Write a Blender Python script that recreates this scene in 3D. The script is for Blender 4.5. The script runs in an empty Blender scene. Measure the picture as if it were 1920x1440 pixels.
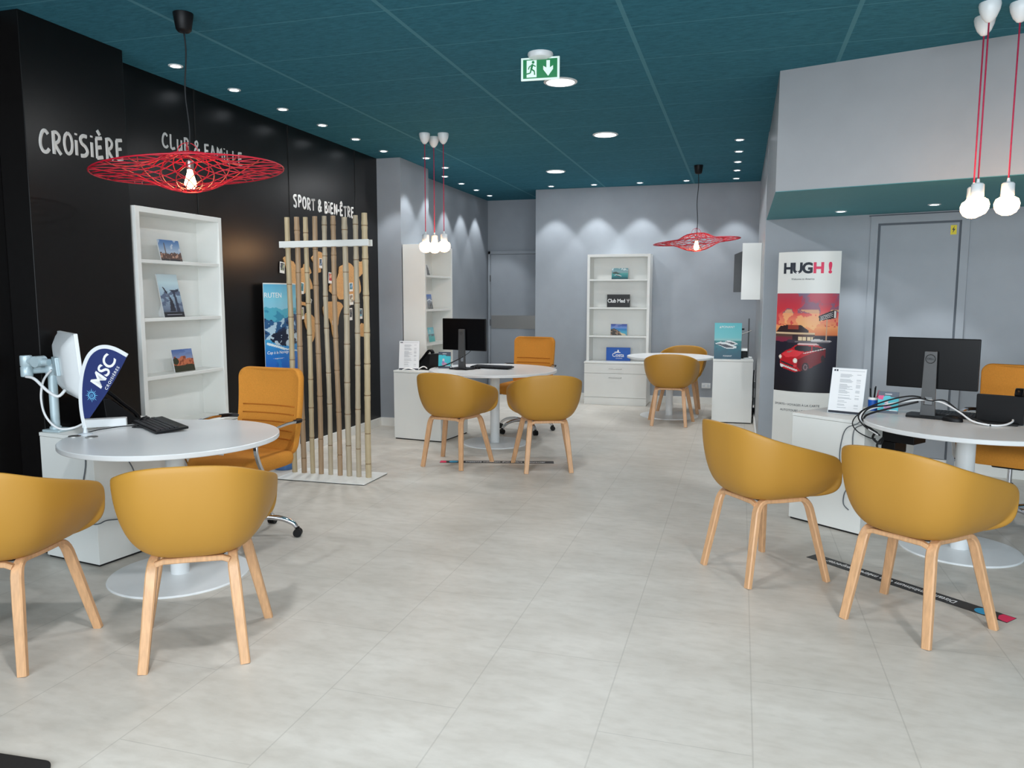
import bpy, bmesh, math, random
import numpy as np
from mathutils import Vector, Matrix, Euler

random.seed(7)
SC = bpy.context.scene
COL = SC.collection
PI = math.pi


def lin(c):
    return tuple(((v / 255) / 12.92 if v / 255 <= 0.04045 else ((v / 255 + 0.055) / 1.055) ** 2.4) for v in c)


# ------------------------------------------------------------------ camera
cam_d = bpy.data.cameras.new('camera')
cam = bpy.data.objects.new('camera', cam_d)
COL.objects.link(cam)
F_PX = 1446.516
cam_d.sensor_width = 36.0
cam_d.lens = F_PX * 36.0 / 1920.0
cam_d.clip_start = 0.05
cam_d.clip_end = 200
YAW, PITCH, ROLL = 0.28687897, 0.11295033, 0.00159656
_f = Vector((-math.sin(YAW), math.cos(YAW), 0))
_r = Vector((math.cos(YAW), math.sin(YAW), 0))
_u = Vector((0, 0, 1))
_f2 = _f * math.cos(PITCH) - _u * math.sin(PITCH)
_u2 = _u * math.cos(PITCH) + _f * math.sin(PITCH)
_r3 = _r * math.cos(ROLL) + _u2 * math.sin(ROLL)
_u3 = -_r * math.sin(ROLL) + _u2 * math.cos(ROLL)
cam.matrix_world = Matrix(((_r3.x, _u3.x, -_f2.x, 0), (_r3.y, _u3.y, -_f2.y, 0), (_r3.z, _u3.z, -_f2.z, 1.465), (0, 0, 0, 1)))
SC.camera = cam

# ------------------------------------------------------------------ light and exposure
SC.view_settings.view_transform = 'Standard'
SC.view_settings.look = 'None'
SC.view_settings.exposure = 0.0
SC.view_settings.gamma = 1.0
SC.view_settings.use_curve_mapping = False
SC.cycles.use_denoising = True
SC.cycles.max_bounces = 10
SC.cycles.diffuse_bounces = 5
SC.cycles.sample_clamp_indirect = 6.0

world = bpy.data.worlds.new('overcast_sky')
SC.world = world
world.use_nodes = True
bg = world.node_tree.nodes['Background']
bg.inputs['Color'].default_value = (0.80, 0.90, 1.0, 1)
bg.inputs['Strength'].default_value = 1.0

E_WINDOW = 400.0
E_SPOT = 36.0
E_PANEL = 15.0
win = bpy.data.lights.new('shop_window_daylight', 'AREA')
win.shape = 'RECTANGLE'
win.size = 7.2
win.size_y = 2.2
win.energy = E_WINDOW
win.color = (0.84, 0.93, 1.0)
wo = bpy.data.objects.new('shop_window_daylight', win)
COL.objects.link(wo)
wo.location = (0.1, -2.45, 1.75)
wo.rotation_euler = (PI / 2 - math.radians(24), 0, 0)      # shines along +Y into the room


# ------------------------------------------------------------------ materials
def new_mat(name):
    m = bpy.data.materials.new(name)
    m.use_nodes = True
    nt = m.node_tree
    return m, nt, nt.nodes['Principled BSDF']


def mat(name, rgb, rough=0.5, metal=0.0, spec=0.5, noise=0.0, nscale=20.0, bump=0.0, stretch=None, coat=0.0):
    m, nt, b = new_mat(name)
    c = lin(rgb)
    b.inputs['Base Color'].default_value = (*c, 1)
    b.inputs['Roughness'].default_value = rough
    b.inputs['Metallic'].default_value = metal
    b.inputs['Specular IOR Level'].default_value = spec
    b.inputs['Coat Weight'].default_value = coat
    if noise or bump:
        tc = nt.nodes.new('ShaderNodeTexCoord')
        mp = nt.nodes.new('ShaderNodeMapping')
        nt.links.new(tc.outputs['Object'], mp.inputs['Vector'])
        if stretch:
            mp.inputs['Scale'].default_value = stretch
        nz = nt.nodes.new('ShaderNodeTexNoise')
        nz.inputs['Scale'].default_value = nscale
        nz.inputs['Detail'].default_value = 5
        nt.links.new(mp.outputs['Vector'], nz.inputs['Vector'])
        if noise:
            rp = nt.nodes.new('ShaderNodeValToRGB')
            rp.color_ramp.elements[0].position = 0.3
            rp.color_ramp.elements[1].position = 0.7
            rp.color_ramp.elements[0].color = (*[v * (1 - noise) for v in c], 1)
            rp.color_ramp.elements[1].color = (*[min(1, v * (1 + noise)) for v in c], 1)
            nt.links.new(nz.outputs['Fac'], rp.inputs['Fac'])
            nt.links.new(rp.outputs['Color'], b.inputs['Base Color'])
        if bump:
            bp = nt.nodes.new('ShaderNodeBump')
            bp.inputs['Strength'].default_value = bump
            bp.inputs['Distance'].default_value = 0.002
            nt.links.new(nz.outputs['Fac'], bp.inputs['Height'])
            nt.links.new(bp.outputs['Normal'], b.inputs['Normal'])
    return m


def emit_mat(name, rgb, strength):
    m, nt, b = new_mat(name)
    c = lin(rgb)
    b.inputs['Base Color'].default_value = (*c, 1)
    b.inputs['Emission Color'].default_value = (*c, 1)
    b.inputs['Emission Strength'].default_value = strength
    return m


def mnode(nt, op, a, b=None):
    n = nt.nodes.new('ShaderNodeMath')
    n.operation = op
    for i, v in enumerate((a, b)):
        if v is None:
            continue
        if isinstance(v, (int, float)):
            n.inputs[i].default_value = v
        else:
            nt.links.new(v, n.inputs[i])
    return n.outputs[0]


def line_mask(nt, coord, offset, spacing, width):
    """1 on a stripe of the given width centred on offset + k*spacing"""
    t = mnode(nt, 'SUBTRACT', coord, offset - spacing / 2)
    t = mnode(nt, 'FLOORED_MODULO', t, spacing)
    t = mnode(nt, 'SUBTRACT', t, spacing / 2)
    t = mnode(nt, 'ABSOLUTE', t)
    return mnode(nt, 'LESS_THAN', t, width / 2)


def mixc(nt, fac, a, b):
    n = nt.nodes.new('ShaderNodeMix')
    n.data_type = 'RGBA'
    for sock, v in ((n.inputs[0], fac), (n.inputs[6], a), (n.inputs[7], b)):
        if isinstance(v, (int, float)):
            sock.default_value = v
        elif isinstance(v, tuple):
            sock.default_value = (*v, 1)
        else:
            nt.links.new(v, sock)
    return n.outputs[2]


def floor_material():
    m, nt, b = new_mat('stone_look_vinyl')
    tc = nt.nodes.new('ShaderNodeTexCoord')
    sx = nt.nodes.new('ShaderNodeSeparateXYZ')
    nt.links.new(tc.outputs['Object'], sx.inputs[0])
    X, Y = sx.outputs[0], sx.outputs[1]
    n1 = nt.nodes.new('ShaderNodeTexNoise')
    mp = nt.nodes.new('ShaderNodeMapping')
    mp.inputs['Scale'].default_value = (1.0, 2.2, 1)
    mp.inputs['Rotation'].default_value = (0, 0, 0.25)
    nt.links.new(tc.outputs['Object'], mp.inputs['Vector'])
    nt.links.new(mp.outputs[0], n1.inputs['Vector'])
    n1.inputs['Scale'].default_value = 1.9
    n1.inputs['Detail'].default_value = 8
    n1.inputs['Roughness'].default_value = 0.68
    rp = nt.nodes.new('ShaderNodeValToRGB')
    e = rp.color_ramp.elements
    e[0].position = 0.30
    e[0].color = (*lin((190, 184, 174)), 1)
    e[1].position = 0.68
    e[1].color = (*lin((210, 205, 196)), 1)
    nt.links.new(n1.outputs['Fac'], rp.inputs['Fac'])
    n2 = nt.nodes.new('ShaderNodeTexNoise')
    n2.inputs['Scale'].default_value = 11
    n2.inputs['Detail'].default_value = 6
    nt.links.new(mp.outputs[0], n2.inputs['Vector'])
    c = mixc(nt, mnode(nt, 'MULTIPLY', mnode(nt, 'SUBTRACT', n2.outputs['Fac'], 0.45), 0.9), rp.outputs['Color'], lin((162, 154, 142)))
    lx = line_mask(nt, X, -0.42, 0.505, 0.005)
    # staggered cross joints: shift by half a tile in every other strip
    strip = mnode(nt, 'FLOOR', mnode(nt, 'DIVIDE', mnode(nt, 'ADD', X, 0.42), 0.505))
    sh = mnode(nt, 'MULTIPLY', mnode(nt, 'FLOORED_MODULO', strip, 2.0), 0.5)
    ly = line_mask(nt, mnode(nt, 'ADD', Y, sh), 4.47, 1.01, 0.004)
    ln = mnode(nt, 'MAXIMUM', lx, ly)
    c2 = mixc(nt, mnode(nt, 'MULTIPLY', ln, 0.26), c, lin((120, 116, 110)))
    nt.links.new(c2, b.inputs['Base Color'])
    b.inputs['Roughness'].default_value = 0.42
    b.inputs['Specular IOR Level'].default_value = 0.4
    return m


def ceiling_material():
    m, nt, b = new_mat('teal_wood_wool_tiles')
    tc = nt.nodes.new('ShaderNodeTexCoord')
    sx = nt.nodes.new('ShaderNodeSeparateXYZ')
    nt.links.new(tc.outputs['Object'], sx.inputs[0])
    mp = nt.nodes.new('ShaderNodeMapping')
    mp.inputs['Scale'].default_value = (7, 26, 10)
    nt.links.new(tc.outputs['Object'], mp.inputs['Vector'])
    nz = nt.nodes.new('ShaderNodeTexNoise')
    nz.inputs['Scale'].default_value = 2.2
    nz.inputs['Detail'].default_value = 8
    nz.inputs['Roughness'].default_value = 0.75
    nt.links.new(mp.outputs[0], nz.inputs['Vector'])
    rp = nt.nodes.new('ShaderNodeValToRGB')
    e = rp.color_ramp.elements
    e[0].position = 0.28
    e[0].color = (*lin((38, 92, 110)), 1)
    e[1].position = 0.66
    e[1].color = (*lin((60, 122, 140)), 1)
    nt.links.new(nz.outputs['Fac'], rp.inputs['Fac'])
    lx = line_mask(nt, sx.outputs[0], -1.855, 1.2, 0.026)
    ly = line_mask(nt, sx.outputs[1], 3.925, 0.612, 0.010)
    c = mixc(nt, mnode(nt, 'MULTIPLY', ly, 0.55), rp.outputs['Color'], lin((92, 150, 164)))
    c = mixc(nt, mnode(nt, 'MULTIPLY', lx, 0.85), c, lin((84, 138, 152)))
    nt.links.new(c, b.inputs['Base Color'])
    b.inputs['Roughness'].default_value = 0.9
    b.inputs['Specular IOR Level'].default_value = 0.15
    bp = nt.nodes.new('ShaderNodeBump')
    bp.inputs['Strength'].default_value = 0.35
    bp.inputs['Distance'].default_value = 0.006
    nt.links.new(nz.outputs['Fac'], bp.inputs['Height'])
    nt.links.new(bp.outputs['Normal'], b.inputs['Normal'])
    return m


def print_material():
    m, nt, b = new_mat('printed_picture')
    at = nt.nodes.new('ShaderNodeAttribute')
    at.attribute_name = 'print'
    nt.links.new(at.outputs['Color'], b.inputs['Base Color'])
    b.inputs['Roughness'].default_value = 0.38
    return m


M = {
    'floor': floor_material(),
    'ceiling': ceiling_material(),
    'print': print_material(),
    'grey_wall': mat('blue_grey_wall', (155, 161, 168), 0.45, spec=0.35, noise=0.03, nscale=5),
    'gloss_wall': mat('blue_grey_satin_wall', (146, 149, 153), 0.36, spec=0.8, noise=0.03, nscale=5),
    'black_wall': mat('black_panel_wall', (15, 13, 13), 0.30, spec=0.32, noise=0.15, nscale=30),
    'teal_paint': mat('teal_paint', (72, 140, 148), 0.6, noise=0.03),
    'dark_gap': mat('dark_gap', (98, 105, 113), 0.8),
    'white_paint': mat('white_paint', (232, 232, 228), 0.45, noise=0.015),
    'white_melamine': mat('white_melamine', (233, 234, 230), 0.38, noise=0.01, nscale=6),
    'white_top': mat('white_table_laminate', (226, 228, 228), 0.30, noise=0.01, nscale=6),
    'white_metal': mat('white_powder_coat', (226, 229, 230), 0.35, noise=0.01),
    'plinth_black': mat('black_plinth', (25, 25, 26), 0.6),
    'mustard': mat('mustard_plastic', (178, 130, 50), 0.48, spec=0.4, noise=0.025, nscale=3),
    'mustard_rim': mat('mustard_plastic_rim', (224, 174, 66), 0.5, spec=0.4),
    'beech': mat('beech_wood', (206, 160, 118), 0.42, noise=0.13, nscale=9, stretch=(9, 9, 0.8), bump=0.05),
    'dark_bracket': mat('dark_bracket', (44, 36, 34), 0.6),
    'orange_fabric': mat('orange_fabric', (204, 136, 54), 0.85, spec=0.2, noise=0.08, nscale=160, bump=0.25),
    'orange_seam': mat('orange_seam', (172, 104, 38), 0.9, spec=0.1),
    'chrome': mat('chrome', (216, 216, 220), 0.10, metal=1.0, noise=0.02),
    'steel': mat('brushed_steel', (180, 178, 174), 0.32, metal=1.0, noise=0.05, nscale=50, stretch=(1, 1, 30)),
    'black_plastic': mat('black_plastic', (15, 15, 17), 0.45, spec=0.25, noise=0.08, nscale=60),
    'black_gloss': mat('black_gloss_plastic', (8, 8, 10), 0.32, spec=0.22, noise=0.05),
    'key_black': mat('key_black', (38, 38, 42), 0.5),
    'grey_plastic': mat('dark_grey_plastic', (86, 87, 88), 0.4, metal=0.3, noise=0.03),
    'logo_dark': mat('embossed_dark', (30, 30, 31), 0.4),
    'white_plastic': mat('white_plastic', (233, 236, 237), 0.32, noise=0.01),
    'pale_arm': mat('pale_grey_arm', (188, 206, 212), 0.35, metal=0.2, noise=0.02),
    'screen': mat('dark_screen_glass', (10, 12, 15), 0.08, spec=0.6),
    'red_wire': mat('red_lacquered_wire', (196, 22, 48), 0.35, noise=0.05),
    'red_cord': mat('red_cord', (190, 38, 76), 0.7, noise=0.1, nscale=80),
    'black_cord': mat('black_cord', (16, 18, 22), 0.6),
    'grey_cord': mat('grey_cord', (92, 98, 104), 0.6),
    'white_cord': mat('white_cord', (235, 235, 235), 0.5),
    'bulb': emit_mat('glowing_bulb', (255, 190, 124), 45.0),
    'bulb_big': emit_mat('glowing_globe_bulb', (255, 198, 142), 26.0),
    'led': emit_mat('led_lens', (238, 246, 255), 22.0),
    'panel': emit_mat('led_panel', (250, 252, 255), 7.0),
    'exit_green': None,
    'bamboo1': None, 'bamboo2': None, 'bamboo3': None,
    'bamboo_node': mat('bamboo_node_ring', (128, 98, 66), 0.6, noise=0.2, nscale=40),
    'cork': mat('cork_board', (204, 158, 104), 0.85, noise=0.12, nscale=90, bump=0.2),
    'letter_grey': mat('chalk_grey_lettering', (206, 207, 205), 0.6, noise=0.06, nscale=40),
    'paper': mat('white_paper', (238, 240, 242), 0.5),
    'acrylic_edge': mat('acrylic_edge', (208, 216, 222), 0.15),
    'ink': mat('dark_ink', (40, 46, 58), 0.6),
    'ink_grey': mat('grey_ink', (150, 156, 162), 0.6),
    'ink_pink': mat('pink_ink', (232, 40, 92), 0.5),
    'ink_white': mat('white_ink', (246, 246, 246), 0.5),
    'sky_ink': mat('pale_blue_ink', (120, 200, 240), 0.5),
    'navy_cloth': mat('navy_cloth', (26, 44, 104), 0.6, noise=0.05),
    'strip_black': mat('black_floor_vinyl', (34, 34, 36), 0.5, noise=0.05),
    'cyan_ink': mat('cyan_ink', (40, 160, 208), 0.5),
    'sign_green': None, 'yellow': mat('yellow_warning_film', (228, 208, 30), 0.5),
    'mat_black': mat('black_rubber', (22, 22, 23), 0.7, noise=0.2, nscale=80, bump=0.2),
    'blue_card': mat('blue_card', (22, 92, 186), 0.45, noise=0.03),
    'black_card': mat('black_card', (20, 22, 26), 0.45),
    'teal_card': mat('teal_card', (70, 190, 196), 0.45),
    'grey_card': mat('slate_card', (74, 84, 98), 0.5),
    'dark_screen_grey': mat('dark_grey_panel', (74, 77, 80), 0.5, noise=0.03),
    'frame_alu': mat('shopfront_aluminium', (120, 124, 128), 0.4, metal=0.6),
}
M['sign_green'] = emit_mat('exit_sign_green', (0, 112, 62), 0.35)
M['sign_white'] = emit_mat('exit_sign_white', (214, 232, 224), 0.3)
for i, c in enumerate(((190, 172, 138), (170, 142, 112), (184, 170, 146))):
    M['bamboo%d' % (i + 1)] = mat('bamboo_cane_%s' % 'abc'[i], c, 0.5, noise=0.1, nscale=5, stretch=(30, 30, 1.5))


# ------------------------------------------------------------------ mesh builder
class MB:
    def __init__(self):
        self.bm = bmesh.new()
        self.mi = 0

    def _v(self, p):
        return self.bm.verts.new(p)

    def _f(self, vs):
        try:
            f = self.bm.faces.new(vs)
            f.material_index = self.mi
            return f
        except ValueError:
            return None

    def box(self, c, s, rot=None):
        c = Vector(c)
        R = rot if rot is not None else Matrix.Identity(3)
        vs = []
        for dx in (-1, 1):
            for dy in (-1, 1):
                for dz in (-1, 1):
                    vs.append(self._v(c + R @ Vector((dx * s[0] / 2, dy * s[1] / 2, dz * s[2] / 2))))
        for q in ((0, 1, 3, 2), (4, 6, 7, 5), (0, 4, 5, 1), (2, 3, 7, 6), (0, 2, 6, 4), (1, 5, 7, 3)):
            self._f([vs[i] for i in q])
        return self

    def span(self, x0, x1, y0, y1, z0, z1):
        return self.box(((x0 + x1) / 2, (y0 + y1) / 2, (z0 + z1) / 2), (x1 - x0, y1 - y0, z1 - z0))

    def rings(self, rings, cap=True, closed=False):
        vr = [[self._v(p) for p in r] for r in rings]
        n = len(vr[0])
        k = len(vr)
        for i in range(k if closed else k - 1):
            a, b = vr[i], vr[(i + 1) % k]
            for j in range(n):
                self._f([a[j], a[(j + 1) % n], b[(j + 1) % n], b[j]])
        if cap and not closed:
            self._f(list(reversed(vr[0])))
            self._f(vr[-1])
        return self

    def lathe(self, prof, n=24, c=(0, 0, 0), cap=True, axis='z'):
        rs = []
        for r, z in prof:
            ring = []
            for j in range(n):
                a = 2 * PI * j / n
                if axis == 'z':
                    p = (c[0] + r * math.cos(a), c[1] + r * math.sin(a), c[2] + z)
                elif axis == 'y':
                    p = (c[0] + r * math.cos(a), c[1] - z, c[2] + r * math.sin(a))
                else:
                    p = (c[0] + z, c[1] + r * math.cos(a), c[2] + r * math.sin(a))
                ring.append(p)
            rs.append(ring)
        return self.rings(rs, cap)

    def cyl(self, p0, p1, r0, r1=None, n=16):
        return self.tube([p0, p1], [r0, r0 if r1 is None else r1], n)

    def tube(self, pts, r, n=8, closed=False, flat=None):
        pts = [Vector(p) for p in pts]
        k = len(pts)
        rr = r if isinstance(r, (list, tuple)) else [r] * k
        rings = []
        up = None
        for i in range(k):
            if closed:
                t = pts[(i + 1) % k] - pts[i - 1]
            else:
                t = pts[min(i + 1, k - 1)] - pts[max(i - 1, 0)]
            t.normalize()
            if up is None:
                ref = Vector((0, 0, 1)) if abs(t.z) < 0.9 else Vector((1, 0, 0))
                up = (ref - t * ref.dot(t)).normalized()
            else:
                up = (up - t * up.dot(t))
                if up.length < 1e-6:
                    up = t.orthogonal()
                up.normalize()
            sd = t.cross(up)
            ring = []
            for j in range(n):
                a = 2 * PI * j / n
                ring.append(pts[i] + (up * math.cos(a) + sd * math.sin(a)) * rr[i])
            rings.append(ring)
        return self.rings(rings, True, closed)

    def strip(self, pts, wdir, w, t):
        """rectangular bar swept along pts; wdir = width direction, w width, t thickness (scalars or lists)"""
        pts = [Vector(p) for p in pts]
        k = len(pts)
        rings = []
        for i in range(k):
            tg = (pts[min(i + 1, k - 1)] - pts[max(i - 1, 0)]).normalized()
            wd = wdir[i] if isinstance(wdir, list) else wdir
            wd = Vector(wd)
            wd = (wd - tg * wd.dot(tg)).normalized()
            nd = tg.cross(wd)
            ww = (w[i] if isinstance(w, list) else w) / 2
            tt = (t[i] if isinstance(t, list) else t) / 2
            ch = min(ww, tt) * 0.35
            ring = [pts[i] + wd * a + nd * b for a, b in ((ww - ch, tt), (-ww + ch, tt), (-ww, tt - ch), (-ww, -tt + ch), (-ww + ch, -tt), (ww - ch, -tt), (ww, -tt + ch), (ww, tt - ch))]
            rings.append(ring)
        return self.rings(rings)

    def prism(self, poly, d0, d1, plane='xy', cap=True):
        """extrude a 2D polygon: plane 'xy' -> along z, 'xz' -> along y, 'yz' -> along x"""
        def P(a, b, d):
            return {'xy': (a, b, d), 'xz': (a, d, b), 'yz': (d, a, b)}[plane]
        v0 = [self._v(P(a, b, d0)) for a, b in poly]
        v1 = [self._v(P(a, b, d1)) for a, b in poly]
        n = len(poly)
        for i in range(n):
            self._f([v0[i], v0[(i + 1) % n], v1[(i + 1) % n], v1[i]])
        if cap:
            self._f(list(reversed(v0)))
            self._f(v1)
        return self

    def grid(self, P, nu, nv, closed_u=False):
        vs = [[self._v(P(i / nu, j / nv)) for j in range(nv + 1)] for i in range(nu if closed_u else nu + 1)]
        m = len(vs)
        for i in range(nu):
            for j in range(nv):
                self._f([vs[i][j], vs[(i + 1) % m][j], vs[(i + 1) % m][j + 1], vs[i][j + 1]])
        return self

    def sphere(self, c, r, n=16, m=10, sz=1.0):
        prof = []
        for i in range(m + 1):
            a = -PI / 2 + PI * i / m
            prof.append((max(1e-5, r * math.cos(a)), r * sz * math.sin(a)))
        return self.lathe(prof, n, c, cap=False)

    def build(self, name, m, parent=None, smooth=False, bevel=0.0, solid=0.0, weld=True, segs=2, xf=None):
        if weld:
            bmesh.ops.remove_doubles(self.bm, verts=self.bm.verts, dist=1e-6)
        bmesh.ops.recalc_face_normals(self.bm, faces=self.bm.faces)
        if xf is not None:
            self.bm.transform(xf)
        me = bpy.data.meshes.new(name)
        self.bm.to_mesh(me)
        self.bm.free()
        for mm in (m if isinstance(m, list) else [m]):
            me.materials.append(mm)
        if smooth:
            me.polygons.foreach_set('use_smooth', [True] * len(me.polygons))
            if smooth is not True:
                me.set_sharp_from_angle(angle=math.radians(smooth))
        o = bpy.data.objects.new(name, me)
        COL.objects.link(o)
        if parent is not None:
            o.parent = parent
        if solid:
            md = o.modifiers.new('thickness', 'SOLIDIFY')
            md.thickness = solid
            md.offset = 0
        if bevel:
            md = o.modifiers.new('soft_edges', 'BEVEL')
            md.width = bevel
            md.segments = segs
            md.limit_method = 'ANGLE'
            md.angle_limit = math.radians(40)
        return o


def thing(name, label, cat, loc=(0, 0, 0), rz=0.0, group=None):
    o = bpy.data.objects.new(name, None)
    o.empty_display_size = 0.1
    COL.objects.link(o)
    o.location = loc
    o.rotation_euler = (0, 0, rz)
    return tag(o, label, cat, group)


def tag(o, label, cat, group=None):
    o['label'] = label
    o['category'] = cat
    if group:
        o['group'] = group
    return o


def struct(o):
    o['kind'] = 'structure'
    return o


def dup(root, loc, rz, label, group=None, skip=()):
    r = root.copy()
    COL.objects.link(r)
    r.location = loc
    r.rotation_euler = (0, 0, rz)
    r['label'] = label
    if group:
        r['group'] = group
    for ch in list(root.children):
        if ch.name.split('.')[0] in skip:
            continue
        c = ch.copy()
        COL.objects.link(c)
        c.parent = r
        for g in list(ch.children):
            d = g.copy()
            COL.objects.link(d)
            d.parent = c
    return r


def smooth_path(pts, sub=6):
    """Catmull-Rom through pts"""
    P = [Vector(p) for p in pts]
    out = []
    for i in range(len(P) - 1):
        p0 = P[max(i - 1, 0)]
        p1, p2 = P[i], P[i + 1]
        p3 = P[min(i + 2, len(P) - 1)]
        for k in range(sub):
            t = k / sub
            out.append(0.5 * ((2 * p1) + (-p0 + p2) * t + (2 * p0 - 5 * p1 + 4 * p2 - p3) * t * t + (-p0 + 3 * p1 - 3 * p2 + p3) * t ** 3))
    out.append(P[-1])
    return out


def text_obj(s, size, m, parent, loc, rot=(PI / 2, 0, 0), align='CENTER', depth=0.0006, name='lettering', sx=1.0, bold=0.0, shear=0.0, spacing=1.0):
    cu = bpy.data.curves.new('tmp_text', 'FONT')
    cu.body = s
    cu.size = size
    cu.align_x = align
    cu.align_y = 'CENTER'
    cu.extrude = depth
    cu.offset = bold
    cu.shear = shear
    cu.space_character = spacing
    cu.resolution_u = 4
    t = bpy.data.objects.new('tmp_text', cu)
    COL.objects.link(t)
    bpy.context.view_layer.update()
    dg = bpy.context.evaluated_depsgraph_get()
    me = bpy.data.meshes.new_from_object(t.evaluated_get(dg))
    bpy.data.objects.remove(t)
    bpy.data.curves.remove(cu)
    me.transform(Matrix.Translation(loc) @ Euler(rot).to_matrix().to_4x4() @ Matrix.Diagonal((sx, 1, 1, 1)))
    me.name = name
    me.materials.clear()
    me.materials.append(m)
    o = bpy.data.objects.new(name, me)
    COL.objects.link(o)
    o.parent = parent
    return o


# ------------------------------------------------------------------ painted prints (colour per mesh face of a fine grid)
class Canvas:
    def __init__(self, nx, ny, base=(255, 255, 255)):
        self.nx, self.ny = nx, ny
        u = (np.arange(nx) + 0.5) / nx
        v = (np.arange(ny) + 0.5) / ny
        self.U, self.V = np.meshgrid(u, v, indexing='ij')
        self.a = np.zeros((nx, ny, 3)) + np.array(base, float)
        self.rng = np.random.RandomState(nx * 7 + ny)

    def fill(self, mask, c, k=1.0):
        self.a[mask] = self.a[mask] * (1 - k) + np.array(c, float) * k
        return self

    def grad(self, v0, v1, stops, u0=0, u1=1):
        m = (self.V >= v0) & (self.V <= v1) & (self.U >= u0) & (self.U <= u1)
        t = (self.V - v0) / max(1e-6, v1 - v0)
        xs = [s[0] for s in stops]
        for k in range(3):
            ch = np.interp(t, xs, [s[1][k] for s in stops])
            self.a[..., k][m] = ch[m]
        return self

    def noise(self, scale, seed=0, oct=3):
        r = np.random.RandomState(seed)
        out = np.zeros((self.nx, self.ny))
        amp = 1.0
        for o in range(oct):
            gx, gy = int(scale[0] * 2 ** o) + 2, int(scale[1] * 2 ** o) + 2
            g = r.rand(gx, gy)
            x = self.U * (gx - 1.001)
            y = self.V * (gy - 1.001)
            i, j = x.astype(int), y.astype(int)
            fx, fy = x - i, y - j
            out += amp * (g[i, j] * (1 - fx) * (1 - fy) + g[i + 1, j] * fx * (1 - fy) + g[i, j + 1] * (1 - fx) * fy + g[i + 1, j + 1] * fx * fy)
            amp *= 0.5
        return (out - out.min()) / (out.max() - out.min())

    def poly(self, pts, c, k=1.0):
        m = np.zeros(self.U.shape, bool)
        n = len(pts)
        for i in range(n):
            x0, y0 = pts[i]
            x1, y1 = pts[(i + 1) % n]
            if y0 == y1:
                continue
            cond = ((y0 > self.V) != (y1 > self.V)) & (self.U < (x1 - x0) * (self.V - y0) / (y1 - y0) + x0)
            m ^= cond
        return self.fill(m, c, k)

    def ell(self, cx, cy, rx, ry, c, k=1.0):
        return self.fill(((self.U - cx) / rx) ** 2 + ((self.V - cy) / ry) ** 2 < 1, c, k)

    def line(self, x0, y0, x1, y1, w, c, asp=1.0):
        dx, dy = x1 - x0, (y1 - y0) * asp
        L = dx * dx + dy * dy
        t = np.clip(((self.U - x0) * dx + (self.V - y0) * asp * dy) / L, 0, 1)
        d = np.hypot(self.U - x0 - t * dx, (self.V - y0) * asp - t * dy)
        return self.fill(d < w, c)

    def rect(self, u0, u1, v0, v1, c, k=1.0):
        return self.fill((self.U >= u0) & (self.U <= u1) & (self.V >= v0) & (self.V <= v1), c, k)


def print_obj(name, cv, P, parent=None, back=None, label=None):
    """mesh grid with one colour per face; P(u, v) gives the local position"""
    nx, ny = cv.nx, cv.ny
    verts = [P(i / nx, j / ny) for i in range(nx + 1) for j in range(ny + 1)]
    faces = []
    for i in range(nx):
        for j in range(ny):
            a = i * (ny + 1) + j
            faces.append((a, a + ny + 1, a + ny + 2, a + 1))
    me = bpy.data.meshes.new(name)
    me.from_pydata(verts, [], faces)
    s = np.clip(cv.a, 0, 255) / 255
    l = np.where(s <= 0.04045, s / 12.92, ((s + 0.055) / 1.055) ** 2.4).reshape(-1, 3)
    l4 = np.repeat(np.concatenate([l, np.ones((len(l), 1))], 1), 4, axis=0)
    at = me.color_attributes.new('print', 'FLOAT_COLOR', 'CORNER')
    at.data.foreach_set('color', l4.astype(np.float32).ravel())
    me.materials.append(M['print'])
    o = bpy.data.objects.new(name, me)
    COL.objects.link(o)
    o.parent = parent
    return o


# ================================================================== THE SETTING
ZC = 2.97
XL = -3.90
YB = 10.82
XR = 0.195
AL = math.radians(-17.0)                       # the alcove wall and the bulkhead run at this angle
AD = Vector((math.cos(AL), math.sin(AL), 0))
AN = Vector((-math.sin(AL), math.cos(AL), 0))  # points away from the camera
A0 = Vector((0.2, 7.655, 0))                   # corner of side wall and alcove wall
B0 = Vector((0.2, 5.662, 0))                   # front corner of the bulkhead

floor = struct(MB().span(-4.2, 5.2, -2.6, 12.2, -0.08, 0.0).build('floor', M['floor']))
ceil_o = struct(MB().span(-4.2, 5.2, -2.6, 12.2, ZC, ZC + 0.1).build('ceiling', M['ceiling']))
struct(MB().span(XL - 0.15, XL, -2.6, 7.93, 0, ZC).build('wall_left', M['black_wall']))
w = MB()
for y in (4.955, 6.18, 7.42):
    w.span(XL, XL + 0.003, y - 0.006, y + 0.006, 0.1, ZC)
struct(w.build('trim_1', mat('panel_joint', (8, 8, 8), 0.7)))
struct(MB().span(XL, -3.712, 3.35, 4.075, 0, ZC).build('wall_column', M['black_wall'], bevel=0.004))
struct(MB().span(XL - 0.15, -3.617, 7.93, 8.73, 0, ZC).build('wall_pilaster', M['grey_wall'], bevel=0.003))
struct(MB().span(XL - 0.15, XL, 8.73, 11.95, 0, ZC).build('wall_left_rear', M['grey_wall']))
struct(MB().span(XL, -2.7, 11.85, 12.0, 0, ZC).build('wall_niche', M['grey_wall']))
struct(MB().span(-2.845, XR + 0.2, YB, 12.0, 0, ZC).build('wall_back', M['grey_wall'], bevel=0.003))
struct(MB().span(XR, XR + 0.14, A0.y, YB, 0, ZC).build('wall_right_rear', M['gloss_wall']))

# alcove wall + bulkhead in their own rotated frame (local x along the wall, local y away from the camera)
def frame_xf(o):
    return Matrix.Translation(o) @ Matrix.Rotation(AL, 4, 'Z')


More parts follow.
